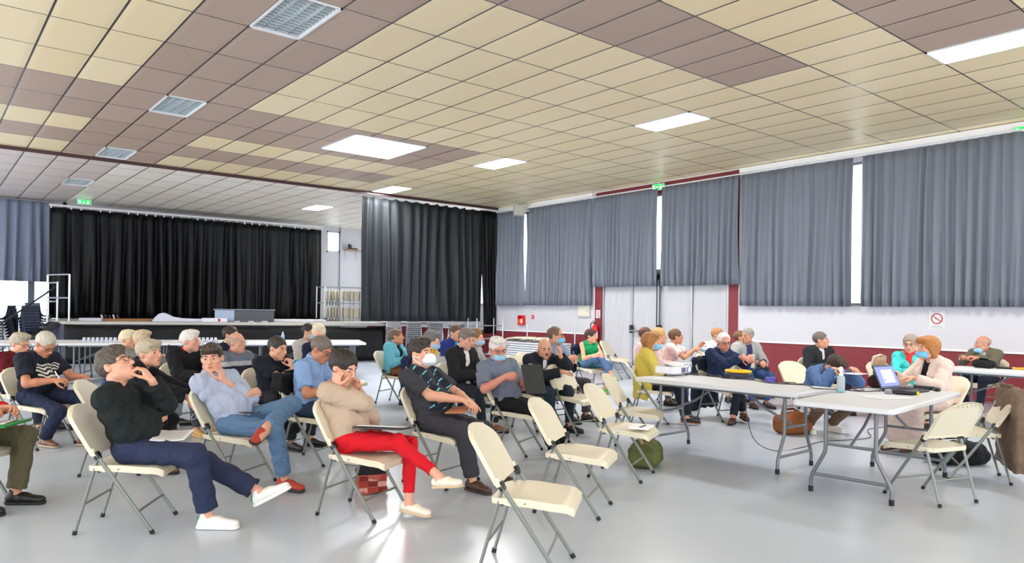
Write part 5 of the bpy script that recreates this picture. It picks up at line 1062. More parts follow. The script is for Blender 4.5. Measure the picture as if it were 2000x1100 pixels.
# clipboard
P_c = PEOPLE['clipboard']; mw = mid('clipboard'); tt = empty('clipboard')
o = MB(); o.prism(rrect(0.225, 0.30, 0.015), -0.003, 0.003); o.build('board', mat('black clipboard', (22, 23, 26), 0.4, var=0.05, bscale=40), tt, smooth=False)
o = MB(); o.box((0, 0.125, -0.010), (0.10, 0.03, 0.012)); o.tube([(-0.04, 0.145, -0.008), (0, 0.163, -0.008), (0.04, 0.145, -0.008)], 0.004, 6); o.build('clip', ALU, tt, bevel=0.003)
o = MB(); o.prism(rrect(0.205, 0.28, 0.006), -0.010, -0.0035); o.build('paper_pad', PAPER, tt, smooth=False)
tag(put(tt, 'clipboard', (mw[0] + 0.055, mw[1] + 0.205, mw[2] - 0.01), (66, 0, 140)), 'black clipboard with white paper held up by the white-haired man in grey', 'clipboard')
paper('small pale notebook on the knees of the woman in green', 'green', (0.02, 0.36, 0.637), (6, 0, 0), w=0.20, h=0.14, name='notebook')
mask_thing('pale blue mask held up by the woman in the pale pink t-shirt', 'pinktee', (0.02, 0.52, 0.86), (70, 0, 20), (176, 212, 230))
paper('white sheet on the lap of the woman in the pale pink t-shirt', 'pinktee', (-0.02, 0.30, 0.630), (4, 0, 0))
paper('white sheet held by the man in the grey cardigan', 'greycardigan', (0.20, 0.46, 0.72), (70, 0, -30), w=0.18, h=0.22)
paper('white sheet the crouching man is writing on', 'crouching', (-0.02, 0.66, 0.758), (0, 0, 20), w=0.24, h=0.2)
# notebook and pen on the empty chair
o = MB(); o.box((0, 0, 0.008), (0.17, 0.23, 0.016)); nb = o.build('notepad', [PAPER], bevel=0.002)
tag(place(nb, 4.83, 4.12, 0.442, -64), 'white notepad lying on the seat of an empty chair', 'notepad')
o = MB(); o.tube([(-0.07, 0, 0), (0.07, 0, 0)], 0.0045, 8); tag(place(o.build('pen', mat('navy pen', (40, 42, 84), 0.3, var=0.03)), 4.80, 4.08, 0.463, 20), 'navy pen lying on the white notepad', 'pen')
# ---- coats on chair backs
def coat(label, xy, ang, c, drop=0.55, seed=0, side=1, name='coat', wide=0.25):
    x, y = xy; t = empty(name, (x, y, 0), ang - math.pi / 2)
    S_ = [bx((0, -0.285, 0.86), (wide - 0.02, 0.055, 0.035), None, 0.03, 0.04), bx((0, -0.305, 0.86 - drop / 2), (wide, 0.035 if wide < 0.3 else 0.07, drop / 2), None, 0.03, 0.05), rc((0.16 * side, -0.30, 0.80), (0.21 * side, -0.33, 0.84 - drop * 1.0), 0.055, 0.045, 0.05, capb=True), rc((-0.15 * side, -0.29, 0.82), (-0.2 * side, -0.31, 0.84 - drop * 0.85), 0.05, 0.042, 0.05, capb=True), bx((0.10 * side, -0.225, 0.76), (0.14, 0.02, 0.12), None, 0.02, 0.04)]
    solid('body', S_, 0.010, cloth(c), t, wr=folds(0.014, seed + 3, 0.55))
    m = MB(); m.tube([(-0.12, -0.26, 0.895), (-0.05, -0.22, 0.905), (0.05, -0.22, 0.905), (0.12, -0.26, 0.895)], 0.017, 8); m.build('collar', cloth(tuple(int(k * .85) for k in c)), t)
    t.scale = (0.97, 0.97, 0.93)
    return tag(t, label, 'coat')
def at_chair(key): o = CHAIRS_OF[key]; return (o.location.x, o.location.y), o.rotation_euler[2] + math.pi / 2
coat('black jacket hanging from the chair of the man in the light blue polo', *at_chair('bluepolo'), (30, 30, 32), 0.62, 1)
coat('navy jacket on the chair behind the man with the white respirator', *at_chair('yellowscarf'), (34, 42, 78), 0.62, 2)
coat('navy coat hung on the chair of the woman in the green top', *at_chair('green'), (30, 34, 56), 0.5, 3)
coat('dark navy coat trailing from the chair of the white-haired man in navy', *at_chair('navytable'), (34, 44, 62), 0.74, 4)
coat('brown coat hung over a chair back at the right edge', (7.27, 2.38), D(119), (118, 98, 82), 0.74, 5, wide=0.36)
o = [el((0, -0.30, 0.66), (0.15, 0.07, 0.14), None, 0.04), bx((0, -0.27, 0.80), (0.10, 0.05, 0.08), None, 0.04, 0.04)]
gxy = G(5.22, 9.9); t = empty('shoulder_bag', (gxy[0], gxy[1], 0), D(-112) - math.pi / 2); solid('body', o, 0.012, cloth((186, 150, 124)), t, wr=folds(0.010, 9, 0.7))
m = MB(); m.tube([(-0.12, -0.29, 0.72), (-0.10, -0.25, 0.86), (0, -0.235, 0.89), (0.10, -0.25, 0.86), (0.12, -0.29, 0.72)], 0.012, 8, flat=1.6); m.build('strap', cloth((206, 190, 172)), t); tag(t, 'beige shoulder bag hung on the chair behind the laptop', 'bag')
# ---- bags on the floor
def bag(label, x, y, rz, size, c, seed, extra=None, strapc=None, cat='bag', name='bag', z0=0.0):
    t = empty(name, (x, y, z0), math.radians(rz)); a, b, h = size
    S_ = [bx((0, 0, h * 0.42), (a, b, h * 0.42), None, min(a, b) * 0.5, 0.05), el((a * 0.1, 0, h * 0.72), (a * 0.8, b * 0.85, h * 0.3), None, 0.06), half((0, 0, 0.0), (0, 0, -1), 0.01)]
    solid('body', S_, 0.009, [cloth(c)] + [cloth(k) for k in (extra or [])], t, wr=folds(0.009, seed, 0.8), pick=(lambda q: np.where(q[:, 2] > h * 0.62, 1, 0)) if extra else None)
    m = MB(); sc_ = cloth(strapc or tuple(int(k * 0.7) for k in c)); m.tube([(-a * 0.6, 0, h * 0.85), (-a * 0.45, b * 0.3, h * 1.08), (a * 0.2, b * 0.3, h * 1.12), (a * 0.6, 0, h * 0.85)], 0.011, 8, flat=1.8); m.build('handle', sc_, t)
    m = MB(); m.tube([(-a * 0.8, b * 0.55, h * 0.72), (0, b * 0.75, h * 0.80), (a * 0.8, b * 0.55, h * 0.72)], 0.004, 6); m.tube([(-a * 0.8, -b * 0.55, h * 0.72), (0, -b * 0.75, h * 0.80), (a * 0.8, -b * 0.55, h * 0.72)], 0.004, 6); m.build('zip', sc_, t)
    return tag(t, label, cat)
bag('olive green canvas backpack on the floor under the notepad chair', 5.28, 4.45, 30, (0.20, 0.14, 0.25), (92, 96, 56), 1, extra=[(84, 88, 50)], strapc=(150, 130, 104), name='backpack')
tb = bag('patterned red and pink bag under the chair of the woman in red trousers', 2.75, 5.06, -20, (0.12, 0.07, 0.25), (176, 92, 76), 2, extra=[(36, 32, 34)], strapc=(150, 60, 50), name='tote_bag')
m = MB()
for i in range(3):
    for j in range(3): m.box((-0.072 + 0.072 * i, -0.072, 0.04 + 0.045 * j), (0.064, 0.004, 0.038), mi=(i + j) % 3)
m.build('patchwork', [cloth((206, 150, 134)), cloth((160, 60, 50)), cloth((120, 40, 40))], tb, bevel=0.001)
bag('rust brown bag on the floor behind the laptop table', 8.18, 4.62, -20, (0.21, 0.14, 0.26), (136, 84, 48), 3, name='handbag')
bag('black bag slumped on the floor under the laptop table', 7.85, 2.72, -40, (0.27, 0.15, 0.22), (28, 29, 33), 4, name='duffel_bag')
bag('black and dark red handbag standing on the laptop table', 7.18, 3.16, 8, (0.20, 0.06, 0.13), (62, 34, 42), 5, extra=[(34, 28, 34)], name='handbag', z0=0.75)
bag('small black camera bag on the table at the red wall', 11.05, 3.50, 70, (0.13, 0.09, 0.11), (28, 28, 32), 6, name='camera_bag', z0=0.75)
m = MB(); m.tube([(-0.22, 0, 0.015), (0.04, 0.01, 0.015)], 0.016, 8, mi=0); m.tube([(0.04, 0.01, 0.015), (0.22, 0, 0.015)], 0.015, 8, mi=1); m.box((-0.02, 0.0, 0.018), (0.05, 0.034, 0.03), mi=1)
tag(place(m.build('torch', [mat('orange yellow plastic', (228, 160, 30), 0.4, var=0.05), BLK], bevel=0.003), 11.12, 3.16, 0.75, 100), 'orange and black torch lying beside the black camera bag', 'torch')
# ---- on the projector table
t = empty('projector', (6.42, 5.04, 0.75), math.radians(8))
PW = mat('white projector shell', (226, 227, 232), 0.4, bump=0.03, bscale=200, var=0.02)
m = MB(); m.prism(rrect(0.36, 0.25, 0.03), 0.025, 0.105); m.build('housing', PW, t, bevel=0.012)
m = MB(); m.lathe([(0.036, 0), (0.036, 0.016), (0.030, 0.020), (0.026, 0.010)], (0.115, -0.125, 0.066), 20, Matrix.Rotation(math.pi / 2, 3, 'X')); m.build('lens_ring', mat('grey ring', (150, 152, 160), 0.35, var=0.03), t)
m = MB(); m.lathe([(0.001, 0.018), (0.025, 0.014), (0.025, 0.006)], (0.115, -0.125, 0.066), 18, Matrix.Rotation(math.pi / 2, 3, 'X')); m.build('lens', mat('lit projector lens', (170, 196, 255), 0.1, emit=7.0), t)
m = MB()
for k in range(7): m.box((-0.03 + 0.013 * k, -0.127, 0.064), (0.006, 0.006, 0.055))
m.build('vent', mat('violet grey vent', (120, 110, 160), 0.5, var=0.05), t)
for k, (x, y) in enumerate(((0.14, -0.09), (0.14, 0.09), (-0.15, 0))):
    m = MB(); m.tube([(x, y, 0.03), (x, y, 0.0)], 0.011, 8); m.build('foot', BLK, t)
tag(t, 'white projector with a lit blue lens on the long table', 'projector')
o = sheets(0.21, 0.297, 0.004, 8, 0.03).build('paper', [PAPER, INK]); tag(place(o, 6.40, 5.05, 0.858, -30), 'curled white sheets lying on top of the projector', 'paper', 'papers on the tables')
t = empty('cable_reel', (6.80, 4.47, 0.75), math.radians(95)); m = MB(); m.prism([(0.155 * math.cos(a), 0.10 * math.sin(a)) for a in np.linspace(0, 2 * math.pi, 25)[:-1]], 0.008, 0.055); m.build('base', mat('dark violet plastic', (44, 40, 62), 0.4, var=0.05), t, bevel=0.012)
m = MB(); m.prism([(0.15 * math.cos(a), 0.095 * math.sin(a)) for a in np.linspace(0, 2 * math.pi, 25)[:-1]], 0.055, 0.085); m.build('lid', mat('bright yellow plastic', (242, 196, 24), 0.4, var=0.04), t, bevel=0.014)
m = MB(); m.box((0, -0.02, 0.088), (0.12, 0.04, 0.008)); m.build('grip', mat('ochre plastic', (196, 150, 30), 0.5, var=0.04), t, bevel=0.003)
tag(t, 'yellow and dark cable box in front of the white-haired man in navy', 'cable box')
m = MB(); m.box((0, 0, 0.026), (0.085, 0.06, 0.052), mi=0); m.box((0.045, 0, 0.026), (0.01, 0.062, 0.054), mi=1)
tag(place(m.build('power_adapter', [mat('violet blue plastic', (84, 74, 168), 0.4, var=0.04), BLK], bevel=0.004), 6.62, 3.98, 0.75, -25), 'small violet blue power block among the cables on the long table', 'power block')
CB = mat('dark cable sheath', (46, 40, 42), 0.5, var=0.06, bscale=40)
def cable(label, pts, r=0.0045):
    P = [Vector(p) for p in pts]; out = []
    for i in range(len(P) - 1):
        p0, p1, p2, p3 = P[max(i - 1, 0)], P[i], P[i + 1], P[min(i + 2, len(P) - 1)]
        for k in range(8):
            s = k / 8; out.append(0.5 * ((2 * p1) + (p2 - p0) * s + (2 * p0 - 5 * p1 + 4 * p2 - p3) * s * s + (3 * p1 - p0 - 3 * p2 + p3) * s ** 3))
    out.append(P[-1]); m = MB(); m.tube(out, r, 6); return tag(m.build('cable', CB), label, 'cable', 'cables across the tables')
Z = 0.7555
cable('dark cable running from the projector along the long table to the laptop', [(6.60, 5.08, Z), (6.70, 4.86, Z), (6.8, 4.7, Z), (6.56, 4.5, Z), (6.64, 4.2, Z), (6.5, 3.9, Z), (6.62, 3.6, Z), (6.4, 3.4, Z), (6.5, 3.2, Z), (6.52, 3.02, Z), (6.72, 2.95, Z)])
cable('second thin cable looping beside the yellow cable box', [(6.72, 5.08, Z), (6.86, 4.9, Z), (6.62, 4.66, Z), (6.78, 4.52, Z + 0.01), (6.78, 4.48, Z + 0.07), (6.82, 4.47, Z + 0.09), (6.80, 4.47, 0.838)])
cable('thin cable between the violet power block and the yellow cable box', [(6.62, 3.93, Z), (6.75, 3.8, Z), (6.62, 3.75, Z), (6.67, 4.06, Z + 0.004), (6.72, 4.22, Z + 0.01), (6.69, 4.34, Z)])
cable('dark cable hanging from the long table and curving over the floor', [(6.68, 4.30, 0.70), (6.70, 4.30, 0.4), (6.74, 4.22, 0.12), (6.95, 4.1, 0.006), (7.4, 4.05, 0.006), (7.9, 4.1, 0.006), (8.6, 3.9, 0.006), (9.4, 4.2, 0.006), (10.6, 3.6, 0.006)])
cable('thin cable from the laptop across the back of the laptop table', [(6.85, 2.99, Z), (6.95, 3.12, Z), (6.8, 3.16, Z), (6.62, 3.05, Z), (6.6, 3.14, Z), (6.9, 3.18, Z)], 0.003)
# ---- on the laptop table
t = empty('laptop', (6.90, 2.93, 0.75), math.radians(-4)); DKP = mat('dark laptop plastic', (40, 41, 46), 0.35, bump=0.03, bscale=200, var=0.04)
m = MB(); m.box((0, -0.125, 0.012), (0.36, 0.25, 0.020)); b = m.build('base', DKP, t, bevel=0.005)
m = MB()
for i in range(13):
    for j in range(5): m.box((-0.145 + 0.0242 * i, -0.045 - 0.023 * j, 0.0235), (0.020, 0.018, 0.004))
m.build('keyboard', BLK, b, smooth=False); m = MB(); m.box((0, -0.205, 0.0225), (0.09, 0.05, 0.002)); m.build('touchpad', mat('grey pad', (90, 92, 98), 0.3, var=0.03), b)
Rl = Matrix.Rotation(math.radians(-24), 3, 'X'); m = MB(); m.box(Vector((0, 0.004, 0.02)) + Rl @ Vector((0, 0, 0.112)), (0.35, 0.012, 0.225), Rl); l_ = m.build('lid', DKP, t, bevel=0.004)
m = MB(); m.box(Vector((0, 0.004, 0.02)) + Rl @ Vector((0, -0.0065, 0.112)), (0.32, 0.002, 0.185), Rl, mi=0); m.box(Vector((0, 0.004, 0.02)) + Rl @ Vector((0.015, -0.0078, 0.112)), (0.19, 0.002, 0.125), Rl, mi=1); m.box(Vector((0, 0.004, 0.02)) + Rl @ Vector((-0.05, -0.009, 0.145)), (0.008, 0.001, 0.04), Rl, mi=2); m.box(Vector((0, 0.004, 0.02)) + Rl @ Vector((-0.055, -0.009, 0.08)), (0.022, 0.001, 0.016), Rl, mi=2)
m.build('screen', [mat('blue lit screen', (92, 104, 226), 0.3, emit=0.75), mat('pale lit page', (206, 196, 236), 0.3, emit=0.85), mat('dark violet mark', (70, 64, 160), 0.3, emit=0.3)], l_, smooth=False)
tag(t, 'open dark laptop with a blue lit screen on the nearest table', 'laptop')
def mic(label, x, y, rz, ring):
    t = empty('microphone', (x, y, 0.769), math.radians(rz)); Rm_ = Matrix.Rotation(math.pi / 2, 3, 'Y')
    m = MB(); m.lathe([(0.016, 0.0), (0.0215, 0.05), (0.021, 0.16), (0.018, 0.20), (0.017, 0.215)], (0, 0, 0), 16, Rm_); m.build('handle', BLK, t)
    m = MB(); m.lathe([(0.017, 0.213), (0.019, 0.235)], (0, 0, 0), 16, Rm_); m.build('ring', mat('mic_ring_%s' % ring[0], ring[1], 0.4, var=0.03), t)
    m = MB(); m.lathe([(0.020, -0.005), (0.028, -0.018), (0.030, -0.035), (0.026, -0.055), (0.015, -0.068), (0.002, -0.072)], (0, 0, 0), 18, Rm_); m.build('grille', mat('silver mesh', (176, 178, 182), 0.35, metal=0.6, bump=0.8, bscale=500), t)
    t.scale = (0.87, 0.87, 0.87)
    return tag(t, label, 'microphone', 'microphones on the laptop table')
mic('microphone with a yellow end ring lying in front of the laptop', 6.56, 2.78, -68, ('yellow', (236, 206, 40)))
mic('microphone with a pale blue end lying behind the laptop keyboard', 7.20, 2.86, -72, ('blue', (120, 140, 220)))
m = MB(); m.prism([(0.055 * math.cos(a), 0.033 * math.sin(a)) for a in np.linspace(0, 2 * math.pi, 21)[:-1]], 0.0, 0.03); tag(place(m.build('computer_mouse', BLK, bevel=0.014), 7.20, 2.66, 0.75, 20), 'black computer mouse between the laptop and the far microphone', 'mouse')
o = sheets(0.24, 0.32, 0.003, 10, 0.0).build('paper', [PAPER, INK]); tag(place(o, 6.24, 2.70, 0.752, 70), 'white sheets on the laptop table nearest the camera', 'paper', 'papers on the tables')
t = empty('sanitizer_bottle', (6.39, 3.09, 0.75), math.radians(30)); CLR = mat('cloudy clear plastic', (224, 234, 240), 0.12, trans=0.55, var=0.0)
m = MB(); m.prism(rrect(0.105, 0.07, 0.02), 0.0, 0.17); m.build('bottle', CLR, t, bevel=0.014)
m = MB(); m.prism(rrect(0.108, 0.073, 0.02), 0.004, 0.028); m.build('gel', mat('blue green gel', (110, 186, 200), 0.2, var=0.04), t, bevel=0.006)
m = MB(); m.box((0, -0.0365, 0.085), (0.07, 0.001, 0.09)); m.box((0, 0.0365, 0.085), (0.07, 0.001, 0.09)); m.build('bottle_label', mat('pale grey label', (214, 220, 228), 0.6, bump=0.0, var=0.12, bscale=60), t)
m = MB(); m.lathe([(0.02, 0.168), (0.02, 0.19), (0.012, 0.192), (0.009, 0.215)], (0, 0, 0), 14); m.tube([(0, 0, 0.205), (0.01, 0, 0.235), (-0.045, 0, 0.245), (-0.06, 0, 0.235)], 0.010, 8); m.lathe([(0.002, 0.205), (0.018, 0.212), (0.024, 0.235), (0.018, 0.255), (0.002, 0.262)], (0.03, 0, 0), 12); m.build('pump', mat('white pump plastic', (244, 246, 250), 0.35, var=0.02), t)
t.scale = (0.86, 0.86, 0.86); t.location = (6.33, 3.12, 0.75); tag(t, 'clear pump bottle of hand gel at the inner corner of the laptop table', 'sanitizer bottle')
# ---- cups and bottles on the far tables
c22 = D(-22)
def far_top(k, s, off=0.0): return (6.40 - math.cos(c22) * 1.85 * k + math.cos(c22) * s - math.sin(c22) * off, 14.05 - math.sin(c22) * 1.85 * k + math.sin(c22) * s + math.cos(c22) * off)
CUP = mat('clear tumbler plastic', (214, 220, 236), 0.15, trans=0.35, var=0.0)
_cup = None
def cups(k, s0, n, label, grp):
    global _cup
    for i in range(n):
        x, y = far_top(k, s0 + 0.075 * i, 0.18)
        if _cup is None:
            m = MB(); m.lathe([(0.034, 0.0), (0.025, 0.088), (0.001, 0.089)], (0, 0, 0), 12); _cup = m.build('cup', CUP); o = _cup
        else: o = copy_tree(_cup)
        tag(place(o, x, y, 0.75), label, 'cup', grp)
cups(2, -0.62, 12, 'clear plastic cup upside down in the row left of the white-haired men', 'row of cups at the left of the far tables')
cups(1, -0.75, 9, 'clear plastic cup upside down in the row right of the white-haired man in black', 'row of cups in the middle of the far tables')
m = MB(); m.lathe([(0.028, 0), (0.036, 0.125), (0.033, 0.125), (0.026, 0.004)], (0, 0, 0), 14); x, y = far_top(3, 0.25, 0.1); tag(place(m.build('cup', mat('white paper cup', (236, 238, 240), 0.5, var=0.02)), x, y, 0.75), 'single white cup standing at the left end of the far tables', 'cup')
def bottle(label, x, y, h):
    t = empty('water_bottle', (x, y, 0.75)); m = MB(); m.lathe([(0.033, 0), (0.036, 0.01), (0.034, h * 0.35), (0.036, h * 0.6), (0.030, h * 0.72), (0.013, h * 0.88), (0.013, h * 0.92)], (0, 0, 0), 14); m.build('body', mat('water bottle plastic', (196, 212, 228), 0.1, trans=0.6, var=0.0), t)
    m = MB(); m.lathe([(0.0155, h * 0.91), (0.0155, h), (0.001, h)], (0, 0, 0), 12); m.build('cap', mat('bottle cap', (226, 230, 236), 0.4, var=0.03), t); m = MB(); m.lathe([(0.0352, h * 0.36), (0.0365, h * 0.6)], (0, 0, 0), 14); m.build('bottle_label', mat('blue bottle label', (120, 150, 206), 0.5, var=0.1, bscale=60), t)
    return tag(t, label, 'bottle', 'water bottles on the far tables')
bottle('tall clear water bottle beside the dark-haired man with a blue mask', *far_top(0, -0.22, 0.20), 0.30); bottle('clear water bottle just behind the head of the man in the navy polo', *far_top(0, -0.72, 0.15), 0.20)
# ================================================================== fixtures and stores around the hall
EM = lambda n, c, e: mat(n, c, 0.4, emit=e)
def exit_sign(label, x, y, z, rz):
    t = empty('exit_sign', (x, y, z), math.radians(rz)); m = MB(); m.box((0, 0, 0), (0.36, 0.05, 0.15)); m.build('case', LFR, t, bevel=0.006)
    m = MB(); m.box((0, -0.026, 0), (0.33, 0.004, 0.12), mi=0)
    m.box((-0.115, -0.0285, 0), (0.045, 0.002, 0.08), mi=1); m.add([(-0.05, -0.0285, -0.02), (-0.02, -0.0285, 0.025), (0.01, -0.0285, -0.02)], [(0, 1, 2)], mi=1); m.box((-0.02, -0.0285, -0.03), (0.02, 0.002, 0.03), mi=1)
    for c, s, a in (((0.085, 0.03), (0.02, 0.02), 0), ((0.08, 0.0), (0.022, 0.045), 0.5), ((0.065, -0.032), (0.014, 0.04), -0.7), ((0.10, -0.032), (0.014, 0.04), 0.8), ((0.105, 0.008), (0.04, 0.012), 0.4)): m.box((c[0], -0.0285, c[1]), (s[0], 0.002, s[1]), Matrix.Rotation(a, 3, 'Y'), mi=1)
    m.build('pictogram', [EM('green exit face', (14, 190, 74), 1.4), EM('white exit mark', (240, 255, 245), 1.6)], t, smooth=False)
    m = MB(); m.tube([(0, 0, 0.07), (0, 0, 0.12)], 0.012, 8); m.build('bracket', LFR, t); return tag(t, label, 'exit sign', 'green exit signs')
exit_sign('green exit sign above the middle of the double door', XW - 0.10, 11.2, 4.44, -90)
exit_sign('green exit sign above the white loudspeaker', XW - 0.12, 16.25, 4.45, -90)
exit_sign('green exit sign at the top right corner above the widest grey curtain', XW - 0.10, 3.78, 4.42, -90)
exit_sign('small green exit sign over the left end of the black stage curtain', 3.75, 24.4, 4.48, 0)
t = empty('loudspeaker', (XW - 0.42, 16.02, 4.33), math.radians(-128)); SPK = mat('pale grey speaker case', (190, 186, 176), 0.5, bump=0.08, bscale=120, var=0.03)
m = MB(); m.prism([(-0.16, -0.14), (0.16, -0.14), (0.12, 0.16), (-0.12, 0.16)], -0.15, 0.15); m.build('case', SPK, t, bevel=0.012)
m = MB(); m.lathe([(0.11, 0.0), (0.10, 0.012), (0.055, -0.004), (0.03, 0.008), (0.001, 0.012)], (0, -0.142, 0), 22, Matrix.Rotation(math.pi / 2, 3, 'X')); m.build('cone', mat('white speaker cone', (222, 220, 214), 0.4, var=0.03), t)
m = MB(); m.lathe([(0.125, 0), (0.125, 0.006), (0.108, 0.006), (0.108, 0.0)], (0, -0.142, 0), 22, Matrix.Rotation(math.pi / 2, 3, 'X')); m.build('surround', BLK, t)
m = MB(); m.box((0, 0.22, 0), (0.07, 0.16, 0.05)); m.tube([(0, 0.24, 0), (0, 0.24, 0.24)], 0.012, 8); m.build('bracket', SPK, t); tag(t, 'pale loudspeaker bracketed to the wall above two grey curtains', 'loudspeaker')
# no smoking sign
t = empty('no_smoking_sign', (XW - 0.004, 5.09, 1.37), math.radians(-90)); m = MB(); m.box((0, 0, 0), (0.27, 0.006, 0.34)); m.build('plate', mat('pale sign plate', (214, 216, 218), 0.4, var=0.02), t, bevel=0.002)
m = MB(); RED2 = mat('signal red', (196, 34, 44), 0.45, var=0.03); m.tube([(0.085 * math.cos(a), -0.006, 0.025 + 0.085 * math.sin(a)) for a in np.linspace(0, 2 * math.pi, 33)], 0.0085, 6, mi=0); m.box((0, -0.006, 0.025), (0.012, 0.005, 0.165), Matrix.Rotation(math.radians(-52), 3, 'Y'), mi=0)
m.box((-0.01, -0.0042, 0.018), (0.075, 0.002, 0.014), Matrix.Rotation(0.45, 3, 'Y'), mi=1); m.tube([(0.03, -0.0045, 0.035), (0.045, -0.0045, 0.055)], 0.004, 6, mi=1)
for k, (z, w_) in enumerate(((0.148, 0.17), (-0.095, 0.13), (-0.117, 0.19), (-0.140, 0.19))): m.box((0, -0.0042, z), (w_, 0.002, 0.006), mi=1)
m.build('pictogram', [RED2, mat('grey sign print', (160, 162, 168), 0.6, var=0.03)], t); tag(t, 'no smoking sign with a red crossed circle on the white wall', 'sign')
# fire point on the red pillar
t = empty('fire_extinguisher', (XW - 0.13, 13.22, 0.60)); FR = mat('fire red paint', (216, 28, 26), 0.3, var=0.04, bscale=15)
m = MB(); m.lathe([(0.075, 0), (0.082, 0.02), (0.082, 0.42), (0.06, 0.48), (0.028, 0.51), (0.026, 0.53)], (0, 0, 0), 20); m.build('cylinder', FR, t)
m = MB(); m.lathe([(0.0826, 0.16), (0.0826, 0.32)], (0, 0, 0), 20); m.build('instruction_label', mat('white label', (236, 232, 228), 0.5, var=0.08, bscale=50), t)
m = MB(); m.lathe([(0.02, 0.53), (0.02, 0.56), (0.012, 0.57)], (0, 0, 0), 12); m.box((-0.03, 0, 0.585), (0.11, 0.025, 0.014), Matrix.Rotation(0.5, 3, 'Y')); m.box((-0.03, 0, 0.56), (0.09, 0.02, 0.01)); m.build('valve_lever', BLK, t)
m = MB(); m.tube([(-0.01, 0.01, 0.55), (-0.03, 0.10, 0.56), (-0.02, 0.135, 0.47), (0.0, 0.12, 0.30), (0.0, 0.105, 0.12)], 0.013, 8); m.build('hose', BLK, t)
m = MB(); m.box((0.09, 0, 0.35), (0.07, 0.05, 0.03)); m.build('bracket', ALU, t); tag(t, 'red fire extinguisher on the red pillar left of the double door', 'fire extinguisher')
t = empty('fire_sign', (XW - 0.004, 13.23, 1.39), math.radians(-90)); m = MB(); m.box((0, 0, 0), (0.15, 0.006, 0.21)); m.build('plate', mat('white sign plate', (238, 238, 238), 0.4, var=0.02), t)
m = MB(); m.box((0.02, -0.004, 0.035), (0.026, 0.003, 0.085), mi=0); m.box((0.012, -0.004, 0.086), (0.03, 0.003, 0.014), mi=0); m.box((-0.04, -0.004, 0.03), (0.03, 0.002, 0.10), mi=1); m.box((0, -0.004, -0.035), (0.11, 0.003, 0.018), mi=0); m.box((0.02, -0.004, -0.076), (0.08, 0.003, 0.03), mi=2)
m.build('sign_print', [RED2, mat('pink print', (236, 150, 150), 0.5, var=0.05), mat('sky blue print', (70, 170, 226), 0.5, var=0.04)], t, smooth=False); tag(t, 'small white sign with a red extinguisher symbol on the red pillar', 'sign')
t = empty('alarm_box', (XW - 0.05, 16.28, 1.18), math.radians(-90)); m = MB(); m.box((0, 0, 0), (0.26, 0.09, 0.28)); m.build('case', FR, t, bevel=0.01); m = MB(); m.box((-0.05, -0.048, -0.03), (0.10, 0.006, 0.10), mi=0); m.box((0.06, -0.048, -0.03), (0.07, 0.006, 0.13), mi=1); m.box((-0.03, -0.048, 0.09), (0.12, 0.006, 0.03), mi=2); m.build('front_panel', [mat('orange label', (236, 110, 40), 0.5, var=0.05), PAPER, BLK], t)
tag(t, 'red emergency box on the white wall under the corner curtain', 'alarm box')
t = empty('call_point', (XW - 0.02, 15.82, 1.28), math.radians(-90)); m = MB(); m.box((0, 0, 0), (0.10, 0.045, 0.10)); m.build('case', FR, t, bevel=0.006); m = MB(); m.box((0, -0.024, 0), (0.05, 0.004, 0.05)); m.build('glass', PAPER, t); m = MB(); m.tube([(0, 0, 0.05), (0, 0, 0.34)], 0.008, 6); m.build('conduit', LFR, t); tag(t, 'small red call point right of the red emergency box', 'alarm')
t = empty('wall_cabinet', (XW - 0.03, 13.72, 1.47), math.radians(-90)); m = MB(); m.box((0, 0, 0), (0.44, 0.06, 0.34)); m.build('case', mat('putty cabinet', (206, 204, 198), 0.5, var=0.03), t, bevel=0.012); m = MB(); m.box((0, -0.032, 0.01), (0.36, 0.008, 0.27)); m.build('door', mat('cream cabinet door', (220, 214, 198), 0.5, var=0.04), t, bevel=0.004); m = MB(); m.box((0.14, -0.04, 0), (0.015, 0.012, 0.05)); m.build('latch', ALU, t)
tag(t, 'cream wall cabinet under the grey curtain left of the red pillar', 'cabinet')
t = empty('wall_shelf', (13.05, 25.7, 3.72)); m = MB(); m.box((0, -0.06, 0), (0.66, 0.28, 0.03)); m.build('board', mat('pale wood', (176, 140, 108), 0.6, var=0.08, bscale=12), t); m = MB(); m.tube([(-0.25, 0.05, -0.01), (-0.25, 0.05, -0.35)], 0.012, 6); m.tube([(0.2, 0.05, -0.01), (0.2, 0.05, -0.35)], 0.012, 6); m.build('bracket', LFR, t); tag(t, 'small wooden shelf high on the white back wall', 'shelf')
m = MB(); m.prism([(-0.18, -0.06), (0.18, -0.06), (0.18, 0.0), (-0.06, 0.0), (-0.08, 0.12), (-0.18, 0.16)], -0.06, 0.06, lambda p: Vector((p.x, p.z, p.y + 0.06))); tag(place(m.build('radio', BLK, bevel=0.01), 13.0, 25.62, 3.735), 'black device sitting on the small wooden shelf', 'device')
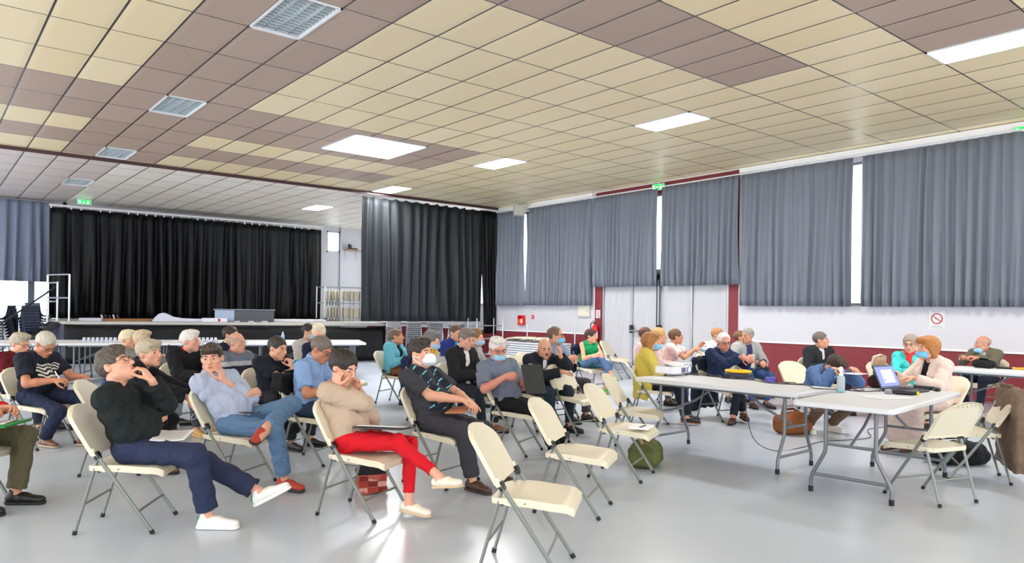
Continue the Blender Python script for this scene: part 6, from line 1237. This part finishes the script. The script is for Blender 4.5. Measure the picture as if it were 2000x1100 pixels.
# ---- stacked shell chairs behind the black hanging curtain
SHELL = mat('pale grey shell plastic', (216, 217, 222), 0.45, bump=0.05, bscale=150, var=0.03); CHROME = mat('chromed tube', (186, 190, 198), 0.25, metal=0.8, bump=0.03, bscale=200)
def shell_chair():
    t = empty('stacking_chair'); P = []
    prof = [(0.24, 0.425), (0.20, 0.442), (0.10, 0.436), (-0.02, 0.428), (-0.12, 0.43), (-0.185, 0.46), (-0.225, 0.53), (-0.25, 0.64), (-0.268, 0.75), (-0.272, 0.80)]
    for i in range(11):
        u = -1 + i / 5; P.append([(u * (0.225 - 0.02 * (k / 9) ** 2), y - 0.03 * u * u * (1 if k > 5 else 0) + 0.02 * (1 if k > 5 else 0), z + 0.028 * u * u * (1 if k < 6 else 0.2)) for k, (y, z) in enumerate(prof)])
    m = MB(); m.grid(P); m.build('shell', SHELL, t, angle=180, solid=0.010)
    for sx in (-1, 1):
        m = MB(); m.tube([(sx * 0.235, 0.22, 0.0), (sx * 0.205, 0.17, 0.41), (sx * 0.205, -0.14, 0.415), (sx * 0.235, -0.22, 0.0)], 0.011, 8); m.build('leg', CHROME, t)
    return t
_sh = None
def stack(x, y, rz, n, label, dz=0.062, dy=0.018):
    global _sh
    for k in range(n):
        if _sh is None: _sh = shell_chair(); o = _sh
        else: o = copy_tree(_sh)
        a = math.radians(rz); o.location = (x - math.sin(a) * dy * k, y + math.cos(a) * dy * k, dz * k); o.rotation_euler = (0, 0, a); tag(o, label, 'chair', label)
stack(10.75, 18.55, 150, 9, 'pale grey shell chair in the leftmost stack under the black hanging curtain')
stack(11.45, 18.6, 150, 11, 'pale grey shell chair in the stack behind the woman in turquoise')
stack(12.2, 18.6, 150, 11, 'pale grey shell chair in the stack behind the mustard scarf')
stack(13.0, 18.5, 130, 10, 'pale grey shell chair in the stack left of the blue jacket')
# posts of the trolleys that hold them
def trolley(label, x, y, rz, w, d_, h, bars, group='metal storage trolleys'):
    t = empty('storage_trolley', (x, y, 0), math.radians(rz))
    for sx in (-1, 1):
        for sy in (-1, 1):
            m = MB(); m.tube([(sx * w / 2, sy * d_ / 2, 0.10), (sx * w / 2, sy * d_ / 2, h)], 0.018, 8); m.build('post', CHROME, t)
            m = MB(); m.lathe([(0.001, -0.016), (0.05, -0.016), (0.05, 0.016), (0.001, 0.016)], (sx * w / 2, sy * d_ / 2, 0.05), 14, Matrix.Rotation(math.pi / 2, 3, 'X')); m.build('caster', RUB, t)
    for z in bars:
        m = MB()
        for sy in (-1, 1): m.tube([(-w / 2, sy * d_ / 2, z), (w / 2, sy * d_ / 2, z)], 0.013, 8)
        for sx in (-1, 1): m.tube([(sx * w / 2, -d_ / 2, z), (sx * w / 2, d_ / 2, z)], 0.013, 8)
        m.build('crossbar', CHROME, t)
    return tag(t, label, 'trolley', group)
trolley('tall metal trolley frame beneath the hem of the black hanging curtain', 13.0, 17.1, -5, 0.9, 0.5, 1.22, [0.16, 0.62, 1.0])
# ---- flat stack of folded tables on a trolley beside the red wall, cream chairs lying on it
t = trolley('low trolley carrying a flat stack of folded tables beside the red wall', 12.60, 14.3, 88, 1.95, 0.84, 1.10, [0.13])
SLAB = mat('pale grey folded table', (206, 208, 214), 0.45, var=0.03, bscale=12)
for k in range(8):
    m = MB(); m.prism(rrect(1.83, 0.76, 0.04), 0, 0.046); o = m.build('folded_table', SLAB, bevel=0.008); tag(place(o, 12.60, 14.3, 0.165 + 0.060 * k, 88), 'folded white table lying in the flat stack on the low trolley', 'table', 'folded tables in the flat stack')
    q = MB(); q.box((0, 0.25, -0.005), (1.5, 0.03, 0.01)); q.box((0, -0.25, -0.005), (1.5, 0.03, 0.01)); q.build('rail', LEGM, o)
def flat_chair():
    o = empty('folded_chair'); m = MB(); P = []
    for i in range(9):
        u = -1 + i / 4; P.append([(u * 0.22 * (1 - 0.3 * max(0, (v - 0.7) / 0.3) ** 2), 0.46 * v - 0.23, 0.05 + 0.02 * (1 - u * u) * math.sin(math.pi * v)) for v in [j / 8 for j in range(9)]])
    m.grid(P); m.build('backrest', CREAM, o, angle=180, solid=0.035)
    for sx in (-1, 1):
        m = MB(); m.tube([(sx * 0.2, -0.23, 0.025), (sx * 0.2, 0.45, 0.02)], 0.012, 8); m.build('leg', TUBE, o)
    return o
fc = flat_chair()
for k in range(6):
    o = fc if k == 0 else copy_tree(fc); o.location = (12.45 + 0.05 * (k % 2), 15.0 - 0.27 * k, 0.665 + 0.012 * (k % 2)); o.rotation_euler = (0.0, math.radians(6), math.radians(92 + 4 * k)); tag(o, 'cream folding chair lying folded on the stack of folded tables', 'chair', 'folded cream chairs on the table stack')
# ---- rack of hanging folded chairs at the back right of the stage
rk = trolley('two-tier metal rack of hanging folded chairs on the right of the stage', 10.75, 21.4, 0, 1.95, 0.6, 1.10, [0.03, 0.58, 1.08]); rk.location.z = 1.05
hc = flat_chair()
for k in range(14):
    o = hc if k == 0 else copy_tree(hc); tier = k % 2; j = k // 2
    o.location = (9.92 + 0.10 * j if j < 5 else 10.55 + 0.24 * (j - 5) + 0.08, 21.2 - 0.03 * (j % 2), 1.33 + 0.53 * tier); o.rotation_euler = (math.radians(-88), 0, math.radians(68 if j < 5 else 12)); o.scale = (1.0, 0.72, 1.0)
    tag(o, 'folded pale chair hanging in the two-tier rack on the stage', 'chair', 'folded chairs hanging in the stage rack')
# ---- stacked navy chairs by the glazed door
NV = mat('navy shell plastic', (38, 46, 70), 0.45, bump=0.05, bscale=150, var=0.05)
def navy_chair():
    t = shell_chair()
    for c in t.children:
        if c.name.startswith('shell'): c.data = c.data.copy(); c.data.materials[0] = NV
    t.name = 'stacking_chair'; return t
nv = navy_chair(); first = True
for i, (x, y, rz, n, lab) in enumerate(((1.85, 23.4, 60, 9, 'navy shell chair in the leftmost stack by the glazed door'), (2.28, 23.1, 20, 9, 'navy shell chair in the middle stack by the glazed door'), (2.50, 23.9, -40, 10, 'navy shell chair in the tallest stack next to the stage steps'))):
    for k in range(n):
        o = nv if first else copy_tree(nv); first = False; a = math.radians(rz)
        o.location = (x - math.sin(a) * 0.022 * k, y + math.cos(a) * 0.022 * k, 0.078 * k); o.rotation_euler = (0, 0, a); tag(o, lab, 'chair', lab)
# ---- stage steps, rails, and things on the stage
t = empty('stage_steps', (1.62, 21.75, 0), -math.pi / 2)
for k in range(4):
    m = MB(); m.box((0, 0.15 + 0.26 * k, 0.22 + 0.22 * k), (0.75, 0.26, 0.04)); m.build('tread', mat('dark tread', (52, 56, 70), 0.5, bump=0.1, bscale=60), t, bevel=0.005)
for sx in (-1, 1):
    m = MB(); m.prism([(0, 0.0), (0.10, 0.0), (1.15, 0.92), (1.15, 1.02), (1.0, 1.02), (0, 0.14)], -0.02, 0.02, lambda p, s=sx: Vector((s * 0.38 + p.z, p.x, p.y))); m.build('stringer', BLK, t, smooth=False)
m = MB(); m.tube([(0.40, -0.30, 0.50), (0.40, -0.38, 0.60), (0.40, -0.34, 0.72), (0.40, -0.15, 0.90), (0.40, 1.05, 1.90)], 0.02, 8); m.tube([(0.40, -0.02, 0.0), (0.40, -0.02, 1.0)], 0.016, 8); m.build('handrail', BLK, t); tag(t, 'dark steps with a sloping black handrail at the left end of the stage', 'stage steps')
def rail(label, x, y, rz, w, h):
    t = empty('guard_rail', (x, y, 1.0), math.radians(rz))
    for sx in (0, 1): m = MB(); m.tube([(sx * w, 0, 0), (sx * w, 0, h)], 0.022, 8); m.build('post', CHROME, t)
    for z in (h, h * 0.52): m = MB(); m.tube([(0, 0, z), (w, 0, z)], 0.020, 8); m.build('rail_bar', CHROME, t)
    return tag(t, label, 'guard rail', 'metal guard rails at the left end of the stage')
rail('taller metal guard rail at the front left corner of the stage', 2.92, 20.95, 112, 0.95, 1.22); rail('farther metal guard rail at the left side of the stage, partly behind the taller one', 2.84, 22.3, 100, 0.8, 1.05)
def on_stage(name, label, cat, x, y, rz, mb, mats, **k): return tag(place(mb.build(name, mats, **k), x, y, 1.052, rz), label, cat)
t = empty('flight_case', (7.15, 20.6, 1.05), math.radians(-21)); m = MB(); m.box((0, 0, 0.17), (1.55, 0.7, 0.30)); m.build('body', mat('dark grey panel', (70, 76, 84), 0.4, var=0.06, bscale=8), t, bevel=0.01); m = MB(); m.box((0, 0, 0.335), (1.62, 0.76, 0.03)); m.build('lid', mat('grey lid', (128, 136, 146), 0.35, metal=0.3, var=0.04), t, bevel=0.006); m = MB(); m.box((-0.52, -0.355, 0.17), (0.50, 0.012, 0.29)); m.build('front_panel', mat('pale blue panel', (150, 168, 190), 0.35, metal=0.3, var=0.06), t)
for k in range(4): m = MB(); m.box((-0.55 + 0.36 * k, -0.3, 0.012), (0.14, 0.1, 0.024)); m.build('foot', LFR, t)
tag(t, 'low grey box with a lid standing on the front of the stage', 'box')
m = MB(); m.box((0, 0, 0.03), (2.9, 0.8, 0.06)); on_stage('wooden_panel', 'long flat brown wooden panel lying on the stage', 'panel', 4.75, 21.3, -12, m, mat('brown board', (146, 102, 62), 0.6, var=0.12, bscale=6, stretch=(0.4, 4, 4)), bevel=0.004)
pf = [(-0.78, 0.0), (-0.72, 0.10), (-0.62, 0.20), (-0.52, 0.23), (-0.42, 0.19), (-0.28, 0.12), (-0.05, 0.085), (0.3, 0.075), (0.72, 0.07), (0.72, 0.0)]
m = MB(); m.prism(pf, -0.25, 0.25, lambda q: Vector((q.x, q.z, q.y))); on_stage('plastic_sheet', 'pale curled plastic sheet lying on the stage beside the grey box', 'sheet', 5.55, 20.6, -18, m, mat('pale lilac sheet', (206, 208, 226), 0.5, var=0.03), bevel=0.01)
m = MB(); m.box((0, 0, 0.05), (0.62, 0.3, 0.10), mi=0); m.box((0.12, -0.152, 0.05), (0.06, 0.004, 0.08), mi=1); on_stage('carton', 'small white carton with a red mark beside the grey box on the stage', 'carton', 6.20, 20.2, -21, m, [mat('white carton', (222, 224, 236), 0.6, var=0.03), RED2], bevel=0.004)
m = MB(); m.box((0, 0, 0.04), (0.5, 0.35, 0.08)); on_stage('carton', 'small pale carton at the left end of the stage near the guard rail', 'carton', 3.45, 21.2, -20, m, mat('grey carton', (190, 192, 204), 0.6, var=0.05), bevel=0.004)
for k in range(5):
    m = MB(); m.prism([(-0.14, -0.1), (0.14, -0.1), (0.16, 0.1), (-0.12, 0.1)], 0, 0.03); o = m.build('book', [mat('book_%d' % (k % 3), ((226, 226, 232), (90, 40, 46), (40, 44, 60))[k % 3], 0.6, var=0.04)], bevel=0.003); o.location = (3.70 + 0.085 * k, 21.25 - 0.03 * k, 1.16); o.rotation_euler = (0, math.radians(72), math.radians(-20)); o.scale = (0.6, 0.6, 0.6); o.location.z = 1.135; tag(o, 'thin book leaning in the short row on the stage, left of the wooden panel', 'book', 'books leaning on the stage')
m = MB(); m.box((0, 0, 0.035), (1.6, 0.7, 0.07)); on_stage('white_panel', 'white flat panel lying on the right part of the stage', 'panel', 8.6, 20.4, -21, m, mat('white panel', (232, 232, 240), 0.5, var=0.03), bevel=0.01)
# ---- parked car seen through the glazed door
t = empty('car', (0.6, 31.0, -0.1), math.radians(8)); CP = mat('pale car paint', (206, 212, 222), 0.25, metal=0.3, var=0.02)
m = MB(); m.prism([(-2.0, 0.25), (-2.05, 0.7), (-1.6, 0.9), (-1.1, 1.42), (0.7, 1.45), (1.4, 0.95), (2.05, 0.8), (2.1, 0.3)], -0.8, 0.8, lambda p: Vector((p.x, p.z, p.y))); m.build('body', CP, t, bevel=0.06)
m = MB()
for poly in ([(-1.45, 0.93), (-1.05, 1.36), (-0.25, 1.38), (-0.25, 0.93)], [(-0.15, 0.93), (-0.15, 1.38), (0.66, 1.38), (1.2, 0.95)]): m.prism(poly, -0.815, -0.80, lambda p: Vector((p.x, p.z, p.y)))
m.build('side_window', mat('car glass', (70, 86, 104), 0.1, var=0.05), t)
for x in (-1.3, 1.3): m = MB(); m.lathe([(0.001, -0.1), (0.2, -0.1), (0.32, -0.09), (0.33, 0.09), (0.001, 0.1)], (x, -0.75, 0.33), 20, Matrix.Rotation(math.pi / 2, 3, 'X')); m.build('wheel', RUB, t)
tag(t, 'pale car parked outside the glazed back door', 'car')
